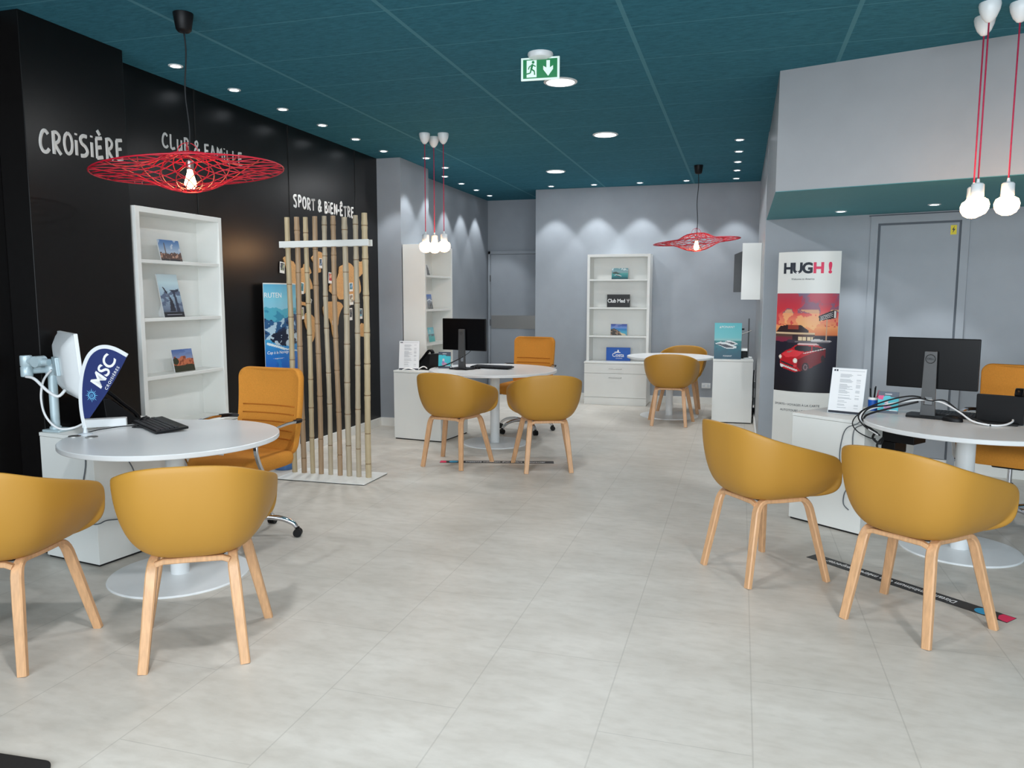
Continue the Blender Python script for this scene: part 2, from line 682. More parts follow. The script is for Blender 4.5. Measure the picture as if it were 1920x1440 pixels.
AX = frame_xf(A0)
struct(MB().span(0.0, 5.0, 0.0, 0.12, 0, 2.30).build('wall_alcove', M['grey_wall'], xf=AX))
SOF = 2.174
# the bulkhead box: front face from B0, left end running straight back to the side wall
bh = MB()
L = 4.9
f0 = B0
f1 = B0 + AD * L
k0 = A0 + Vector((0, 0.05, 0))
k1 = A0 + AD * L + Vector((0, 0.05, 0))
bh.prism([(f0.x, f0.y), (f1.x, f1.y), (k1.x, k1.y), (k0.x, k0.y)], SOF + 0.004, ZC)
struct(bh.build('wall_bulkhead', M['gloss_wall']))
sf = MB()
sf.prism([(f0.x + .0015, f0.y + .0015), (f1.x, f1.y), (k1.x, k1.y), (k0.x + .0015, k0.y)], SOF, SOF + 0.006)
struct(sf.build('trim_2', M['teal_paint']))
struct(MB().span(4.95, 5.1, -2.6, 6.6, 0, ZC).build('wall_right', M['grey_wall']))
# front wall: a shop window behind the camera
fw = MB().span(-4.05, 5.1, -2.6, -2.5, 2.72, ZC).span(-4.05, -3.6, -2.6, -2.5, 0, 2.72).span(3.8, 5.1, -2.6, -2.5, 0, 2.72).span(-3.6, 3.8, -2.6, -2.5, 0, 0.18)
struct(fw.build('wall_front', M['grey_wall']))
wf = MB()
for x in (-3.55, -1.75, 0.1, 1.95, 3.75):
    wf.span(x - .03, x + .03, -2.58, -2.52, .18, 2.72)
wf.span(-3.6, 3.8, -2.58, -2.52, 2.66, 2.72).span(-3.6, 3.8, -2.58, -2.52, .18, .24)
struct(wf.build('window_1', M['frame_alu']))

# skirting boards
def skirting(name, *spans):
    b = MB()
    for s in spans:
        b.span(*s)
    return struct(b.build(name, M['white_paint'], bevel=0.002))


skirting('baseboard_left', (XL, XL + .014, 4.9, 7.93, 0, .095))
skirting('baseboard_pilaster', (XL, -3.603, 7.916, 7.93, 0, .095), (-3.617, -3.603, 7.93, 8.73, 0, .095))
skirting('baseboard_back', (-2.845, XR, YB - .014, YB, 0, .095))
skirting('baseboard_right', (XR - .014, XR, A0.y, YB, 0, .095))
b = MB().span(0.0, 4.8, -.014, 0, 0, .095)
struct(b.build('baseboard_alcove', M['white_paint'], xf=AX))

# flush door in the rear niche
d1 = struct(MB().span(-3.845, -2.9, 11.825, 11.85, 0.01, 2.125).build('door_1', M['grey_wall'], bevel=0.002))
MB().span(-3.885, -3.848, 11.81, 11.85, 0, 2.18).span(-3.885, -2.86, 11.81, 11.85, 2.132, 2.18).build('door_frame', M['grey_wall'], d1, bevel=.002)
MB().span(-3.835, -2.92, 11.818, 11.826, .955, 1.165).build('kick_plate', M['steel'], d1, bevel=.001)
hg = MB()
for z in (.35, 1.05, 1.75):
    hg.cyl((-3.848, 11.806, z - .05), (-3.848, 11.806, z + .05), .009, n=8)
hg.build('hinge', M['grey_plastic'], d1)

# electrical cupboard door in the alcove wall
d2 = struct(MB().span(.975, 1.565, -.012, .0, .1, 2.075).build('door_2', M['grey_wall'], bevel=.002, xf=AX))
MB().span(.90, .958, -.024, 0, 0, 2.155).span(1.582, 1.64, -.024, 0, 0, 2.155).span(.958, 1.582, -.024, 0, 2.092, 2.155).build('door_frame', M['grey_wall'], d2, bevel=.002, xf=AX)
MB().span(.958, .975, -.006, 0, .1, 2.092).span(1.565, 1.582, -.006, 0, .1, 2.092).span(.975, 1.565, -.006, 0, 2.075, 2.092).build('door_gap_shade', M['dark_gap'], d2, xf=AX)  # grey strips colour in the soft shadow round the door leaf
MB().span(.88, 1.66, -.004, 0, 2.155, 2.165).build('frame_gap', M['dark_gap'], d2, xf=AX)
ws = thing('warning_sticker', 'small yellow sticker with black lightning bolt high on grey cupboard door', 'sticker', AX @ Vector((1.525, -.0135, 2.015)), AL)
MB().span(-.022, .022, -.001, .001, -.038, .038).build('sticker_face', M['yellow'], ws)
MB().prism([(.006, .03), (-.012, .0), (-.001, .0), (-.007, -.026), (.012, .007), (.001, .007)], -.0018, -.001, 'xz').build('lightning_bolt', M['ink'], ws)

# wall socket at the back
so = thing('wall_socket', 'white double wall socket low on the back wall beside white cabinet', 'socket', (-.42, YB, .255))
MB().span(-.06, .06, -.014, 0, -.035, .035).build('socket_plate', M['white_plastic'], so, bevel=.004)
for x in (-.03, .03):
    MB().lathe([(.018, 0), (.018, .003)], 16, (x, -.014, 0), axis='y').build('outlet', M['acrylic_edge'], so)

# ================================================================== LAMPS
def lamp_light(name, kind, energy, color, parent, loc, **kw):
    l = bpy.data.lights.new(name, kind)
    l.energy = energy
    l.color = color
    for k, v in kw.items():
        setattr(l, k, v)
    o = bpy.data.objects.new(name, l)
    COL.objects.link(o)
    o.parent = parent
    o.location = loc
    return o


def make_spot(label, group, loc, energy=None):
    t = thing('recessed_spotlight', label, 'spotlight', loc, 0, group)
    MB().lathe([(.030, 0), (.046, 0), (.047, -.003), (.044, -.006), (.034, -.007), (.030, -.002)], 24, cap=False).build('trim_ring', M['white_metal'], t, smooth=40)
    MB().lathe([(.0001, -.001), (.029, -.001), (.030, -.003), (.0001, -.006)], 24, cap=False).build('lens', M['led'], t, smooth=True)
    lamp_light('spot_beam', 'SPOT', energy or E_SPOT, (.93, .97, 1.0), t, (0, 0, -.02), spot_size=math.radians(72), spot_blend=.35, shadow_soft_size=.025)
    return t


GRP_L = 'spotlights along the left wall'
GRP_B = 'spotlights along the back wall'
GRP_R = 'spotlights along the right side wall'
GRP_S = 'spotlights in the low teal soffit'
# (x, y, label, group)
SPOTS = [
    (-3.618, 4.434, 'ceiling spotlight behind the black cord of the near red wire pendant', GRP_L),
    (-3.618, 5.049, 'ceiling spotlight just right of the pendant cord over the black wall', GRP_L),
    (-3.612, 5.667, 'third ceiling spotlight counted from the black column along the black wall', GRP_L),
    (-3.606, 6.275, 'fourth ceiling spotlight counted from the black column along the black wall', GRP_L),
    (-3.612, 6.907, 'fifth ceiling spotlight from the column, second before the grey pilaster', GRP_L),
    (-3.626, 7.544, 'ceiling spotlight just before the corner of black wall and grey pilaster', GRP_L),
    (-3.355, 8.043, 'ceiling spotlight in front of the grey pilaster, behind left cord of the globe bulbs', GRP_L),
    (-3.385, 8.690, 'ceiling spotlight at the far edge of grey pilaster, upper of a close pair', GRP_L),
    (-3.635, 9.313, 'ceiling spotlight just past the grey pilaster, lower of a close pair', GRP_L),
    (-3.650, 9.957, 'third spotlight before the door niche on the grey left wall', GRP_L),
    (-3.662, 10.603, 'second last ceiling spotlight before the door niche on the left', GRP_L),
    (-3.670, 11.237, 'ceiling spotlight deepest in the door niche', GRP_L),
    (-2.550, 10.530, 'ceiling spotlight at the left corner of the back wall', GRP_B),
    (-1.957, 10.540, 'ceiling spotlight above left edge of the back wall bookcase', GRP_B),
    (-1.340, 10.530, 'ceiling spotlight above right edge of the back wall bookcase', GRP_B),
    (-0.734, 10.500, 'ceiling spotlight left of the far pendant cord at the back wall', GRP_B),
    (-0.110, 10.480, 'ceiling spotlight in the right back corner, farthest of the line of five', GRP_R),
    (-0.098, 9.825, 'second farthest ceiling spotlight in the line of five at right', GRP_R),
    (-0.086, 9.218, 'middle ceiling spotlight in the line of five at right', GRP_R),
    (-0.073, 8.575, 'second nearest ceiling spotlight in the line of five at right', GRP_R),
    (-0.064, 7.950, 'nearest ceiling spotlight in the line of five at right', GRP_R),
]
for x, y, lb, g in SPOTS:
    make_spot(lb, g, (x, y, ZC))
for s, lb in ((.64, 'left spotlight in the low teal soffit, above the red car banner'), (1.32, 'right spotlight in the low teal soffit, above the grey cupboard door')):
    p = Vector((.772, 7.039, SOF)) if s < 1 else Vector((1.399, 6.711, SOF))
    make_spot(lb, GRP_S, p, 34)


def make_panel(label, loc, energy=None):
    t = thing('recessed_downlight', label, 'ceiling light', loc, 0, 'large round ceiling downlights')
    MB().lathe([(.098, 0), (.118, 0), (.119, -.004), (.112, -.009), (.100, -.009)], 40, cap=False).build('trim_ring', M['white_metal'], t, smooth=40)
    MB().lathe([(.0001, -.004), (.100, -.004), (.100, -.007), (.0001, -.008)], 40, cap=False).build('diffuser', M['panel'], t, smooth=30)
    lamp_light('downlight_beam', 'AREA', energy or E_PANEL, (.97, .98, 1.0), t, (0, 0, -.012), shape='DISK', size=.19)
    return t


make_panel('large round ceiling downlight just below the green exit sign', (-1.272, 5.507, ZC))
make_panel('large round ceiling downlight in the middle of the teal ceiling', (-1.267, 7.362, ZC))
make_panel('large round ceiling downlight farthest back, near the back wall', (-2.200, 9.310, ZC))
make_panel('large round ceiling downlight overhead, just above the picture edge', (-1.36, 3.70, ZC))
make_panel('unseen round ceiling downlight added right of the viewer to brighten the near floor', (1.3, 1.4, ZC), 36)  # added out of view, stronger than the others, to brighten the near floor
make_panel('unseen round ceiling downlight added left of the viewer to brighten the near floor', (-1.36, 1.60, ZC), 36)  # second unseen downlight, added to lift the foreground floor


def make_wire_pendant(label, loc, drop, tilt, rot):
    """drop = distance from ceiling to the rim plane"""
    t = thing('wire_pendant_lamp', label, 'pendant lamp', loc, rot, 'red wire pendant lamps')
    MB().lathe([(.052, 0), (.052, -.008), (.040, -.085), (.030, -.096), (.010, -.1)], 20).build('ceiling_rose', M['black_plastic'], t, smooth=40)
    zr = -drop
    pts = [(0, 0, -.095)] + [(0.006 * math.sin(k * 1.3), 0.004 * math.cos(k), -.095 - (drop - .095 + .02 - .06) * k / 8) for k in range(1, 8)] + [(0, 0, zr + .02)]
    MB().tube(smooth_path(pts, 3), .0042, 6).build('cord', M['black_cord'], t, smooth=True)
    up = [(.060, .092), (.10, .088), (.145, .070), (.20, .040), (.27, .018), (.36, .007), (.495, 0)]
    lo = [(.495, 0), (.36, -.010), (.28, -.022), (.22, -.045), (.16, -.075), (.10, -.098), (.052, -.108)]
    R = Matrix.Rotation(tilt, 3, 'Y')

    def curve(prof, a0, tw, n=20):
        out = []
        rs = [p[0] for p in prof]
        zs = [p[1] for p in prof]
        tt = np.linspace(0, 1, len(prof))
        for k in range(n + 1):
            s = k / n
            r = float(np.interp(s, tt, rs))
            z = float(np.interp(s, tt, zs))
            a = a0 + tw * s
            out.append(Vector((0, 0, zr)) + R @ Vector((r * math.cos(a), r * math.sin(a), z)))
        return smooth_path(out[::2], 2)
    sh = MB()
    N = 15
    for k in range(N):
        a = 2 * PI * k / N
        sh.tube(curve(up, a, 1.15), .0030, 5)
        sh.tube(curve(up, a, -1.15), .0030, 5)
        sh.tube(curve(lo, a, 1.25), .0030, 5)
        sh.tube(curve(lo, a, -1.25), .0030, 5)
    for r, z, th in ((.495, 0, .0042), (.060, .092, .0035), (.145, .072, .003), (.052, -.108, .0035)):
        sh.tube([Vector((0, 0, zr)) + R @ Vector((r * math.cos(2 * PI * j / 48), r * math.sin(2 * PI * j / 48), z)) for j in range(48)], th, 6, closed=True)
    sh.build('wire_shade', M['red_wire'], t, smooth=True, weld=False)
    lp = MB()
    for a in (0.3, 0.3 + PI / 2):
        lp.tube([Vector((0, 0, zr)) + R @ Vector((.055 * math.cos(q) * math.cos(a), .055 * math.cos(q) * math.sin(a), .092 + .06 * math.sin(q))) for q in np.linspace(0, PI, 13)], .0022, 5)
    lp.build('hanger_loop', M['red_wire'], t, smooth=True)
    MB().lathe([(.006, .03), (.019, .022), (.020, -.018), (.016, -.024)], 16, (0, 0, zr + .03)).build('lamp_socket', M['steel'], t, smooth=40)
    bulb = MB().lathe([(.001, .0), (.013, -.002), (.015, -.02), (.024, -.05), (.031, -.075), (.030, -.09), (.020, -.106), (.001, -.112)], 20, (0, 0, zr + .012), cap=False).build('bulb', M['bulb'], t, smooth=True)
    return t


make_wire_pendant('near red wire pendant lamp shaped like a wide hat, over the left front desk', (-2.92, 3.655, ZC), .825, math.radians(-4.0), .287)
make_wire_pendant('far red wire pendant lamp hanging by the back wall over the small round table', (-.521, 9.352, ZC), .865, math.radians(-4.0), 0)


def make_globe(label, loc, zb, grp, cord_m):
    """zb = height of the globe centre"""
    t = thing('globe_pendant_lamp', label, 'pendant lamp', loc, 0, grp)
    d = loc[2] - zb
    MB().lathe([(.050, 0), (.052, -.012), (.047, -.04), (.034, -.072), (.016, -.094), (.004, -.099)], 24).build('ceiling_rose', M['white_plastic'], t, smooth=40)
    MB().tube([(0, 0, -.097), (0, .001, -.5 * d), (0, 0, -d + .125)], .0042, 8).build('cord', M[cord_m], t, smooth=True)
    MB().lathe([(.006, -d + .135), (.009, -d + .115), (.024, -d + .112), (.031, -d + .104), (.032, -d + .046), (.028, -d + .042)], 20).build('lamp_socket', M['white_plastic'], t, smooth=40)
    MB().lathe([(.026, -d + .048), (.030, -d + .040), (.052, -d + .026), (.060, -d + .002), (.057, -d - .022), (.044, -d - .044), (.022, -d - .057), (.001, -d - .060)], 24, cap=False).build('bulb', M['bulb_big'], t, smooth=True)
    return t


G1 = 'globe bulbs hanging over the middle desk'
G2 = 'globe bulbs hanging at the upper right'
make_globe('left globe bulb of the trio over the middle desk', (-2.873, 6.852, ZC), 1.935, G1, 'red_cord')
make_globe('middle globe bulb, hanging lowest, of the trio over the middle desk', (-2.856, 7.033, ZC), 1.940, G1, 'red_cord')
make_globe('right globe bulb of the trio over the middle desk', (-2.706, 6.900, ZC), 1.940, G1, 'red_cord')
make_globe('large globe bulb in front of another globe at upper right', (1.178, 4.688, ZC), 1.950, G2, 'red_cord')
make_globe('globe bulb partly hidden behind a larger globe at upper right', (1.214, 4.912, ZC), 1.960, G2, 'red_cord')
make_globe('rightmost globe bulb on its own red cord near the picture edge', (1.331, 4.732, ZC), 1.955, G2, 'red_cord')

# exit sign: a disc base with a hanging lit plate
ex = thing('exit_sign', 'green and white emergency exit sign with running figure and down arrow', 'exit sign', (-1.25, 4.85, ZC), math.radians(4))
MB().lathe([(.078, 0), (.080, -.01), (.070, -.030), (.04, -.040)], 32).build('ceiling_base', M['white_plastic'], ex, smooth=40)
MB().span(-.018, .018, -.005, .012, -.04, -.02).build('clip', M['white_plastic'], ex, bevel=.003)
MB().span(-.122, .122, -.006, .006, -.162, -.024).build('plate', M['sign_white'], ex, bevel=.002)
MB().span(-.108, .108, -.0075, -.006, -.150, -.036).build('green_panel', M['sign_green'], ex)
MB().span(-.085, -.022, -.009, -.0075, -.144, -.042).build('door_symbol', M['sign_white'], ex)
ar = MB()
ar.prism([(.040, -.066), (.062, -.066), (.062, -.110), (.082, -.098), (.082, -.120), (.051, -.160), (.020, -.120), (.020, -.098), (.040, -.110)], -.009, -.0075, 'xz')
ar.build('down_arrow', M['sign_white'], ex, xf=Matrix.Translation((0, 0, .020)))
rn = MB()
rn.lathe([(.0085, 0), (.0085, .0012)], 14, (-.044, -.009, -.074), axis='y')
for a, c, w_ in (((-.047, -.086), (-.056, -.116), .010), ((-.05, -.088), (-.028, -.100), .005), ((-.05, -.090), (-.068, -.100), .005), ((-.068, -.100), (-.074, -.116), .005), ((-.055, -.114), (-.036, -.128), .007), ((-.036, -.128), (-.034, -.150), .006), ((-.056, -.116), (-.062, -.138), .007), ((-.062, -.138), (-.088, -.143), .006)):
    rn.cyl((a[0], -.0098, a[1]), (c[0], -.0098, c[1]), w_ * .62, n=6)
rn.build('running_figure', M['sign_green'], ex, xf=Matrix.Translation((0, 0, .020)))

# ================================================================== TUB CHAIRS
RIM = [(0, -.284, .832), (.10, -.278, .829), (.19, -.247, .813), (.264, -.17, .778), (.295, -.06, .744), (.305, .05, .714), (.308, .14, .688), (.306, .194, .668), (.303, .228, .638), (.300, .239, .600), (.296, .241, .560), (.288, .241, .526), (.268, .239, .502), (.22, .237, .480), (.15, .238, .465), (0, .240, .460)]


def shell_rim():
    half = smooth_path(RIM, 4)
    full = half + [Vector((-p.x, p.y, p.z)) for p in reversed(half[1:-1])]
    return full


def make_chair(label, group, loc, rz):
    t = thing('tub_chair', label, 'chair', loc, rz, group)
    rim = shell_rim()
    c0 = Vector((0, .03, .432))
    nphi = 14
    b = MB()
    rows = []
    for k in range(nphi + 1):
        ph = (PI / 2) * k / nphi
        row = []
        for p in rim:
            hgt = p.z - c0.z
            tall = min(1.0, max(0.0, (hgt - .04) / .2))
            kk = 1.0 - (.48 + .14 * min(1, max(0, -p.y / .25))) * tall
            rho = math.sin(ph) ** kk if ph > 0 else 0
            hh = 1 - math.cos(ph) ** (1.0 - .10 * tall)
            fl = 1 - .06 * tall * (1 - hh) ** 1.5 * (k / nphi)
            q = c0.xy + (p.xy - c0.xy) * rho * fl
            row.append(Vector((q.x, q.y, c0.z + hgt * hh)))
        rows.append(row)
    centre = b._v(c0)
    vr = [[b._v(p) for p in r] for r in rows[1:]]
    n = len(rim)
    for j in range(n):
        b._f([centre, vr[0][j], vr[0][(j + 1) % n]])
    for i in range(len(vr) - 1):
        for j in range(n):
            b._f([vr[i][j], vr[i + 1][j], vr[i + 1][(j + 1) % n], vr[i][(j + 1) % n]])
    sh = b.build('seat_shell', M['mustard'], t, smooth=True)
    md = sh.modifiers.new('thickness', 'SOLIDIFY')
    md.thickness = .011
    md.offset = 1
    md = sh.modifiers.new('round', 'SUBSURF')
    md.levels = 1
    md.render_levels = 1
    # bent wooden legs
    for sx, sy, fx, fy in ((-1, -1, .190, .222), (1, -1, .190, .222), (-1, 1, .255, .222), (1, 1, .255, .222)):
        tx = .150 if sy < 0 else .172
        ty = .150
        foot = Vector((sx * fx, sy * fy, 0))
        top = Vector((sx * tx, sy * ty, .415))
        pts = [foot, foot.lerp(top, .33), foot.lerp(top, .66), foot.lerp(top, .90)]
        e0 = foot.lerp(top, .90)
        ctrl = Vector((sx * (tx - .002), sy * (ty - .008), .432))
        e1 = Vector((sx * (tx - .004), sy * (ty - .060), .428))
        for s in (.2, .4, .6, .8, 1.0):
            pts.append((1 - s) ** 2 * e0 + 2 * s * (1 - s) * ctrl + s * s * e1)
        pts.append(Vector((sx * .158, 0, .426)))
        nn = len(pts)
        wl = [.037, .040, .043, .043] + [.042, .040, .038, .036, .034] + [.032]
        tl = [.027, .028, .030, .030] + [.029, .027, .025, .023, .022] + [.021]
        MB().strip(pts, (1, 0, 0), wl, tl).build('leg', M['beech'], t, smooth=35)
    for sy, tx, ln in ((-1, .150, .150), (1, .172, .150)):
        MB().strip([(-tx + .012, sy * ln, .412), (-tx + .04, sy * ln, .422), (0, sy * ln, .423), (tx - .04, sy * ln, .422), (tx - .012, sy * ln, .412)], (0, 1, 0), .026, .022).build('cross_rail', M['beech'], t, smooth=35)
    MB().span(-.115, .115, -.12, -.10, .424, .436).span(-.115, .115, .09, .11, .424, .436).span(-.115, -.095, -.10, .09, .424, .434).span(.095, .115, -.10, .09, .424, .434).build('mounting_bracket', M['dark_bracket'], t, bevel=.003)
    return t


GC = 'mustard tub chairs with wooden legs'
CH = {
    'A': ((-2.868, 2.344), 17.7, 'mustard tub chair at the left picture edge, cut off by it'),
    'B': ((-2.138, 2.625), 30.7, 'mustard tub chair seen from behind at the front of the left desk'),
    'C': ((-2.372, 6.261), -9.4, 'left of two mustard tub chairs in front of the middle desk'),
    'D': ((-1.573, 6.339), 22.3, 'right of two mustard tub chairs in front of the middle desk'),
    'E': ((0.142, 4.230), -52.5, 'mustard tub chair in front of white pedestal, left of the right desk pair'),
    'F': ((0.787, 3.743), -39.4, 'mustard tub chair nearest at right, over the black floor strip'),
    'G': ((-0.747, 9.012), 1.1, 'mustard tub chair in front of the small round table at the back'),
    'H': ((-0.700, 10.100), 172.0, 'mustard tub chair behind the small round table, facing the camera'),
}
first = None
for k, (xy, a, lb) in CH.items():
    if first is None:
        first = make_chair(lb, GC, (*xy, 0), math.radians(a))
    else:
        dup(first, (*xy, 0), math.radians(a), lb, GC)

# ================================================================== ROUND TABLES
def make_table(label, c, r, rbase, cbase=None, col=.047):
    t = thing('round_table', label, 'table', (c[0], c[1], 0), 0, 'round white pedestal tables')
    bx, by = (0, 0) if cbase is None else (cbase[0] - c[0], cbase[1] - c[1])
    MB().lathe([(r - .002, .715), (r, .718), (r, .737), (r - .003, .74), (.0001, .74)], 96, cap=True).build('table_top', M['white_top'], t, smooth=30)
    MB().lathe([(.085, .700), (.085, .714)], 32, (bx, by, 0)).build('mounting_plate', M['white_metal'], t, smooth=30)
    MB().lathe([(col, .009), (col, .702)], 40, (bx, by, 0)).build('column', M['white_metal'], t, smooth=30)
    MB().lathe([(rbase, 0), (rbase, .005), (rbase - .004, .009), (.0001, .010)], 96, (bx, by, 0)).build('base_plate', M['white_metal'], t, smooth=30)
    return t


T1 = Vector((-2.825, 3.315, 0))
T2 = Vector((-2.365, 7.345, 0))
T3 = Vector((-.818, 9.646, 0))
T4 = Vector((1.285, 4.965, 0))
make_table('round white pedestal table of the left front desk with black keyboard', T1, .532, .351, (-2.807, 3.297))
make_table('round white pedestal table of the middle desk, under the globe bulb trio', T2, .640, .328, (-2.327, 7.286))
make_table('small round white table with nothing on it at the back of the room', T3, .522, .354, (-.811, 9.629), .043)
make_table('round white pedestal table of the right desk, cut by picture edge', T4, .559, .321, (1.272, 4.94), .050)


# ================================================================== WHITE SIDE PEDESTALS
def make_pedestal(label, c, rz, w_, d_, h_):
    """c = floor position of the front left corner; local x along the front, y backwards"""
    t = thing('side_pedestal', label, 'cabinet', (c[0], c[1], 0), rz, 'white side pedestals')
    MB().span(.0, w_, .0, d_, .012, h_ - .022).build('carcass', M['white_melamine'], t, bevel=.0015)
    MB().span(-.002, w_ + .002, -.002, d_ + .002, h_ - .020, h_).build('top_panel', M['white_melamine'], t, bevel=.0015)
    MB().span(.008, w_ - .008, .008, d_ - .008, 0, .012).build('plinth', M['plinth_black'], t)
    return t


make_pedestal('white side pedestal carrying the monitor arm, at the left front desk', (-3.712, 3.310), math.radians(-8), .425, .66, .712)
make_pedestal('white side pedestal with price sheet and phone at the middle desk', (-3.395, 7.215), math.radians(-7), .545, .60, .712)
make_pedestal('white side pedestal with teal boat poster at the back right', (-.288, 9.245), math.radians(1.5), .446, .55, .742)
make_pedestal('white side pedestal with price sheet by the red car banner', (.352, 5.335), math.radians(-37), .495, .62, .712)

# ================================================================== BOOKCASES
def make_bookcase(label, loc, rz, depth, base_d):
    """local x = width .85, front at y = 0, body goes to +y; base cabinet comes forward"""
    t = thing('bookcase', label, 'bookcase', loc, rz, 'white bookcases with drawer bases')
    W, H = .85, 2.035
    fw_ = .036
    hb = .585
    MB().span(0, fw_, 0, depth, hb, H).build('side_panel', M['white_melamine'], t, bevel=.0015)
    MB().span(W - fw_, W, 0, depth, hb, H).build('side_panel', M['white_melamine'], t, bevel=.0015)
    MB().span(fw_, W - fw_, 0, depth, H - fw_, H).build('top_panel', M['white_melamine'], t, bevel=.0015)
    MB().span(fw_, W - fw_, depth - .012, depth, hb, H - fw_).build('back_panel', M['white_melamine'], t)
    for z in (1.700, 1.320, .935):
        MB().span(fw_, W - fw_, .006, depth - .012, z - .022, z).build('shelf', M['white_melamine'], t, bevel=.0012)
    y0 = -base_d
    MB().span(-.004, W + .004, y0, depth, .562, hb).build('base_top', M['white_melamine'], t, bevel=.0015)
    MB().span(0, W, y0 + .02, depth, .012, .562).build('base_carcass', M['white_melamine'], t)
    for nm, z0, z1, zh in (('drawer', .432, .558, .495), ('door', .105, .427, .375)):
        d = MB().span(.002, W - .002, y0 + .001, y0 + .019, z0, z1).build(nm, M['white_melamine'], t, bevel=.0012)
        MB().strip([(W / 2 - .085, y0 + .0005, zh), (W / 2 - .083, y0 - .022, zh), (W / 2 + .083, y0 - .022, zh), (W / 2 + .085, y0 + .0005, zh)], (0, 0, 1), .011, .006).build('handle', M['steel'], d, smooth=35)
    MB().span(.004, W - .004, y0 + .004, y0 + .020, .0, .099).build('plinth', M['white_melamine'], t)
    return t


BC1 = make_bookcase('white bookcase between the black column and the black wall panels', (-3.692, 4.088, 0), PI / 2, .205, .13)
BC2 = make_bookcase('white bookcase behind the globe bulb trio, side panel facing the camera', (-3.345, 7.942, 0), PI / 2, .262, .12)
BC3 = make_bookcase('white bookcase standing against the grey back wall', (-2.027, 10.5, 0), 0, .315, .145)

# ------------------------------------------------------------------ display cards on the shelves
def lean(w_, h_, th):
    """card standing on its lower edge, leaning back by th; local y = 0 at the foot"""
    c, s = math.cos(th), math.sin(th)
    return lambda u, v: ((u - .5) * w_, v * h_ * s - .0035, v * h_ * c)


def make_card(label, loc, rz, w_, h_, cv, th=.16, group=None, name='display_card', cat='card', back='paper'):
    t = thing(name, label, cat, loc, rz, group)
    c, s = math.cos(th), math.sin(th)
    MB().prism([(0, 0), (h_ * s, h_ * c), (h_ * s + .004, h_ * c), (.005, 0)], -w_ / 2, w_ / 2, 'yz').build('card_board', M[back], t)
    if cv is not None:
        print_obj('printed_picture', cv, lean(w_, h_, th), t)
    st = MB().prism([(.004, 0), (h_ * s * .75 + .004, h_ * c * .75), (h_ * s * .75 + .0055, h_ * c * .75), (h_ * .45, 0)], -.012, .012, 'yz')
    st.build('strut', M[back], t)
    return t


def cv_city():
    c = Canvas(44, 36)
    c.grad(0, 1, [(0, (120, 130, 150)), (.45, (180, 196, 216)), (1, (70, 116, 176))])
    n = c.noise((4, 4), 3)
    c.fill((n > .62) & (c.V > .5), (222, 226, 232), .7)
    c.fill(c.V < .12 + .05 * c.noise((8, 3), 4), (36, 38, 46))
    c.fill((c.V > .12) & (c.V < .32 + .16 * c.noise((14, 2), 5)), (96, 66, 56))
    c.fill((c.V > .16) & (c.V < .36) & (c.noise((16, 8), 8) > .6), (196, 150, 128))
    c.rect(.25, .30, .3, .78, (104, 92, 88)).poly([(.24, .74), (.31, .74), (.275, .92)], (92, 88, 92))
    c.fill((c.V < .16) & (c.noise((12, 6), 6) > .62), (120, 96, 82))
    return c


def cv_pier():
    c = Canvas(36, 60)
    c.grad(0, 1, [(0, (60, 66, 80)), (.2, (120, 136, 160)), (.55, (168, 196, 216)), (.8, (206, 232, 240)), (1, (188, 206, 214))])
    c.fill((c.V > .25) & (c.V < .6) & (c.noise((3, 12), 4) > .56), (96, 112, 140))
    c.poly([(.16, .70), (.24, .69), (.55, .38), (.62, .14), (.34, .14), (.42, .40)], (44, 50, 66))
    c.poly([(.46, .64), (.74, .63), (.94, .66), (.94, .60), (.74, .58), (.80, .30), (.84, .12), (.66, .12), (.68, .40), (.62, .58)], (52, 62, 84))
    c.fill((c.U > .2) & (c.U < .42) & (c.V > .3) & (c.V < .55) & (c.noise((8, 14), 3) > .5), (112, 126, 150))
    c.rect(0, 1, 0, .12, (38, 42, 52)).rect(.15, .9, .05, .07, (150, 156, 166))
    return c


def cv_fort():
    c = Canvas(42, 36)
    c.grad(0, 1, [(0, (60, 60, 44)), (.6, (150, 160, 190)), (1, (78, 110, 176))])
    c.fill((c.V > .62) & (c.noise((3, 10), 5) > .55), (120, 146, 198), .8)
    c.fill((c.V > .25) & (c.V < .58 + .16 * c.noise((8, 2), 6) - .25 * np.abs(c.U - .5)), (206, 116, 80))
    c.fill((c.V > .3) & (c.V < .7) & (c.noise((14, 10), 4) > .64), (150, 74, 52))
    c.ell(.12, .48, .14, .16, (52, 60, 44))
    c.fill(c.V < .26 + .06 * c.noise((9, 2), 3), (56, 58, 42))
    return c


def cv_village():
    c = Canvas(26, 34)
    c.grad(0, 1, [(0, (120, 120, 116)), (.5, (150, 158, 170)), (1, (78, 112, 186))])
    c.fill((c.V < .5) & (c.noise((6, 8), 2) > .5), (92, 92, 92))
    c.poly([(.0, .52), (.5, .62), (1, .50), (1, .56), (.5, .70), (0, .6)], (226, 230, 234))
    return c


def cv_tower():
    c = Canvas(20, 30, (206, 206, 206))
    c.poly([(.1, 0), (.5, .96), (.62, .96), (1, 0)], (112, 112, 112))
    c.fill((c.noise((7, 8), 2) > .62) & (c.V < .7), (84, 84, 86))
    return c


def cv_lagoon():
    c = Canvas(28, 32)
    c.grad(0, 1, [(0, (82, 176, 172)), (.45, (110, 190, 190)), (.5, (120, 130, 140)), (.56, (150, 206, 214)), (1, (110, 190, 206))])
    c.fill((c.V > .38) & (c.V < .5) & (c.noise((9, 4), 2) > .4), (96, 104, 116))
    c.ell(.35, .75, .16, .1, (176, 214, 216))
    return c


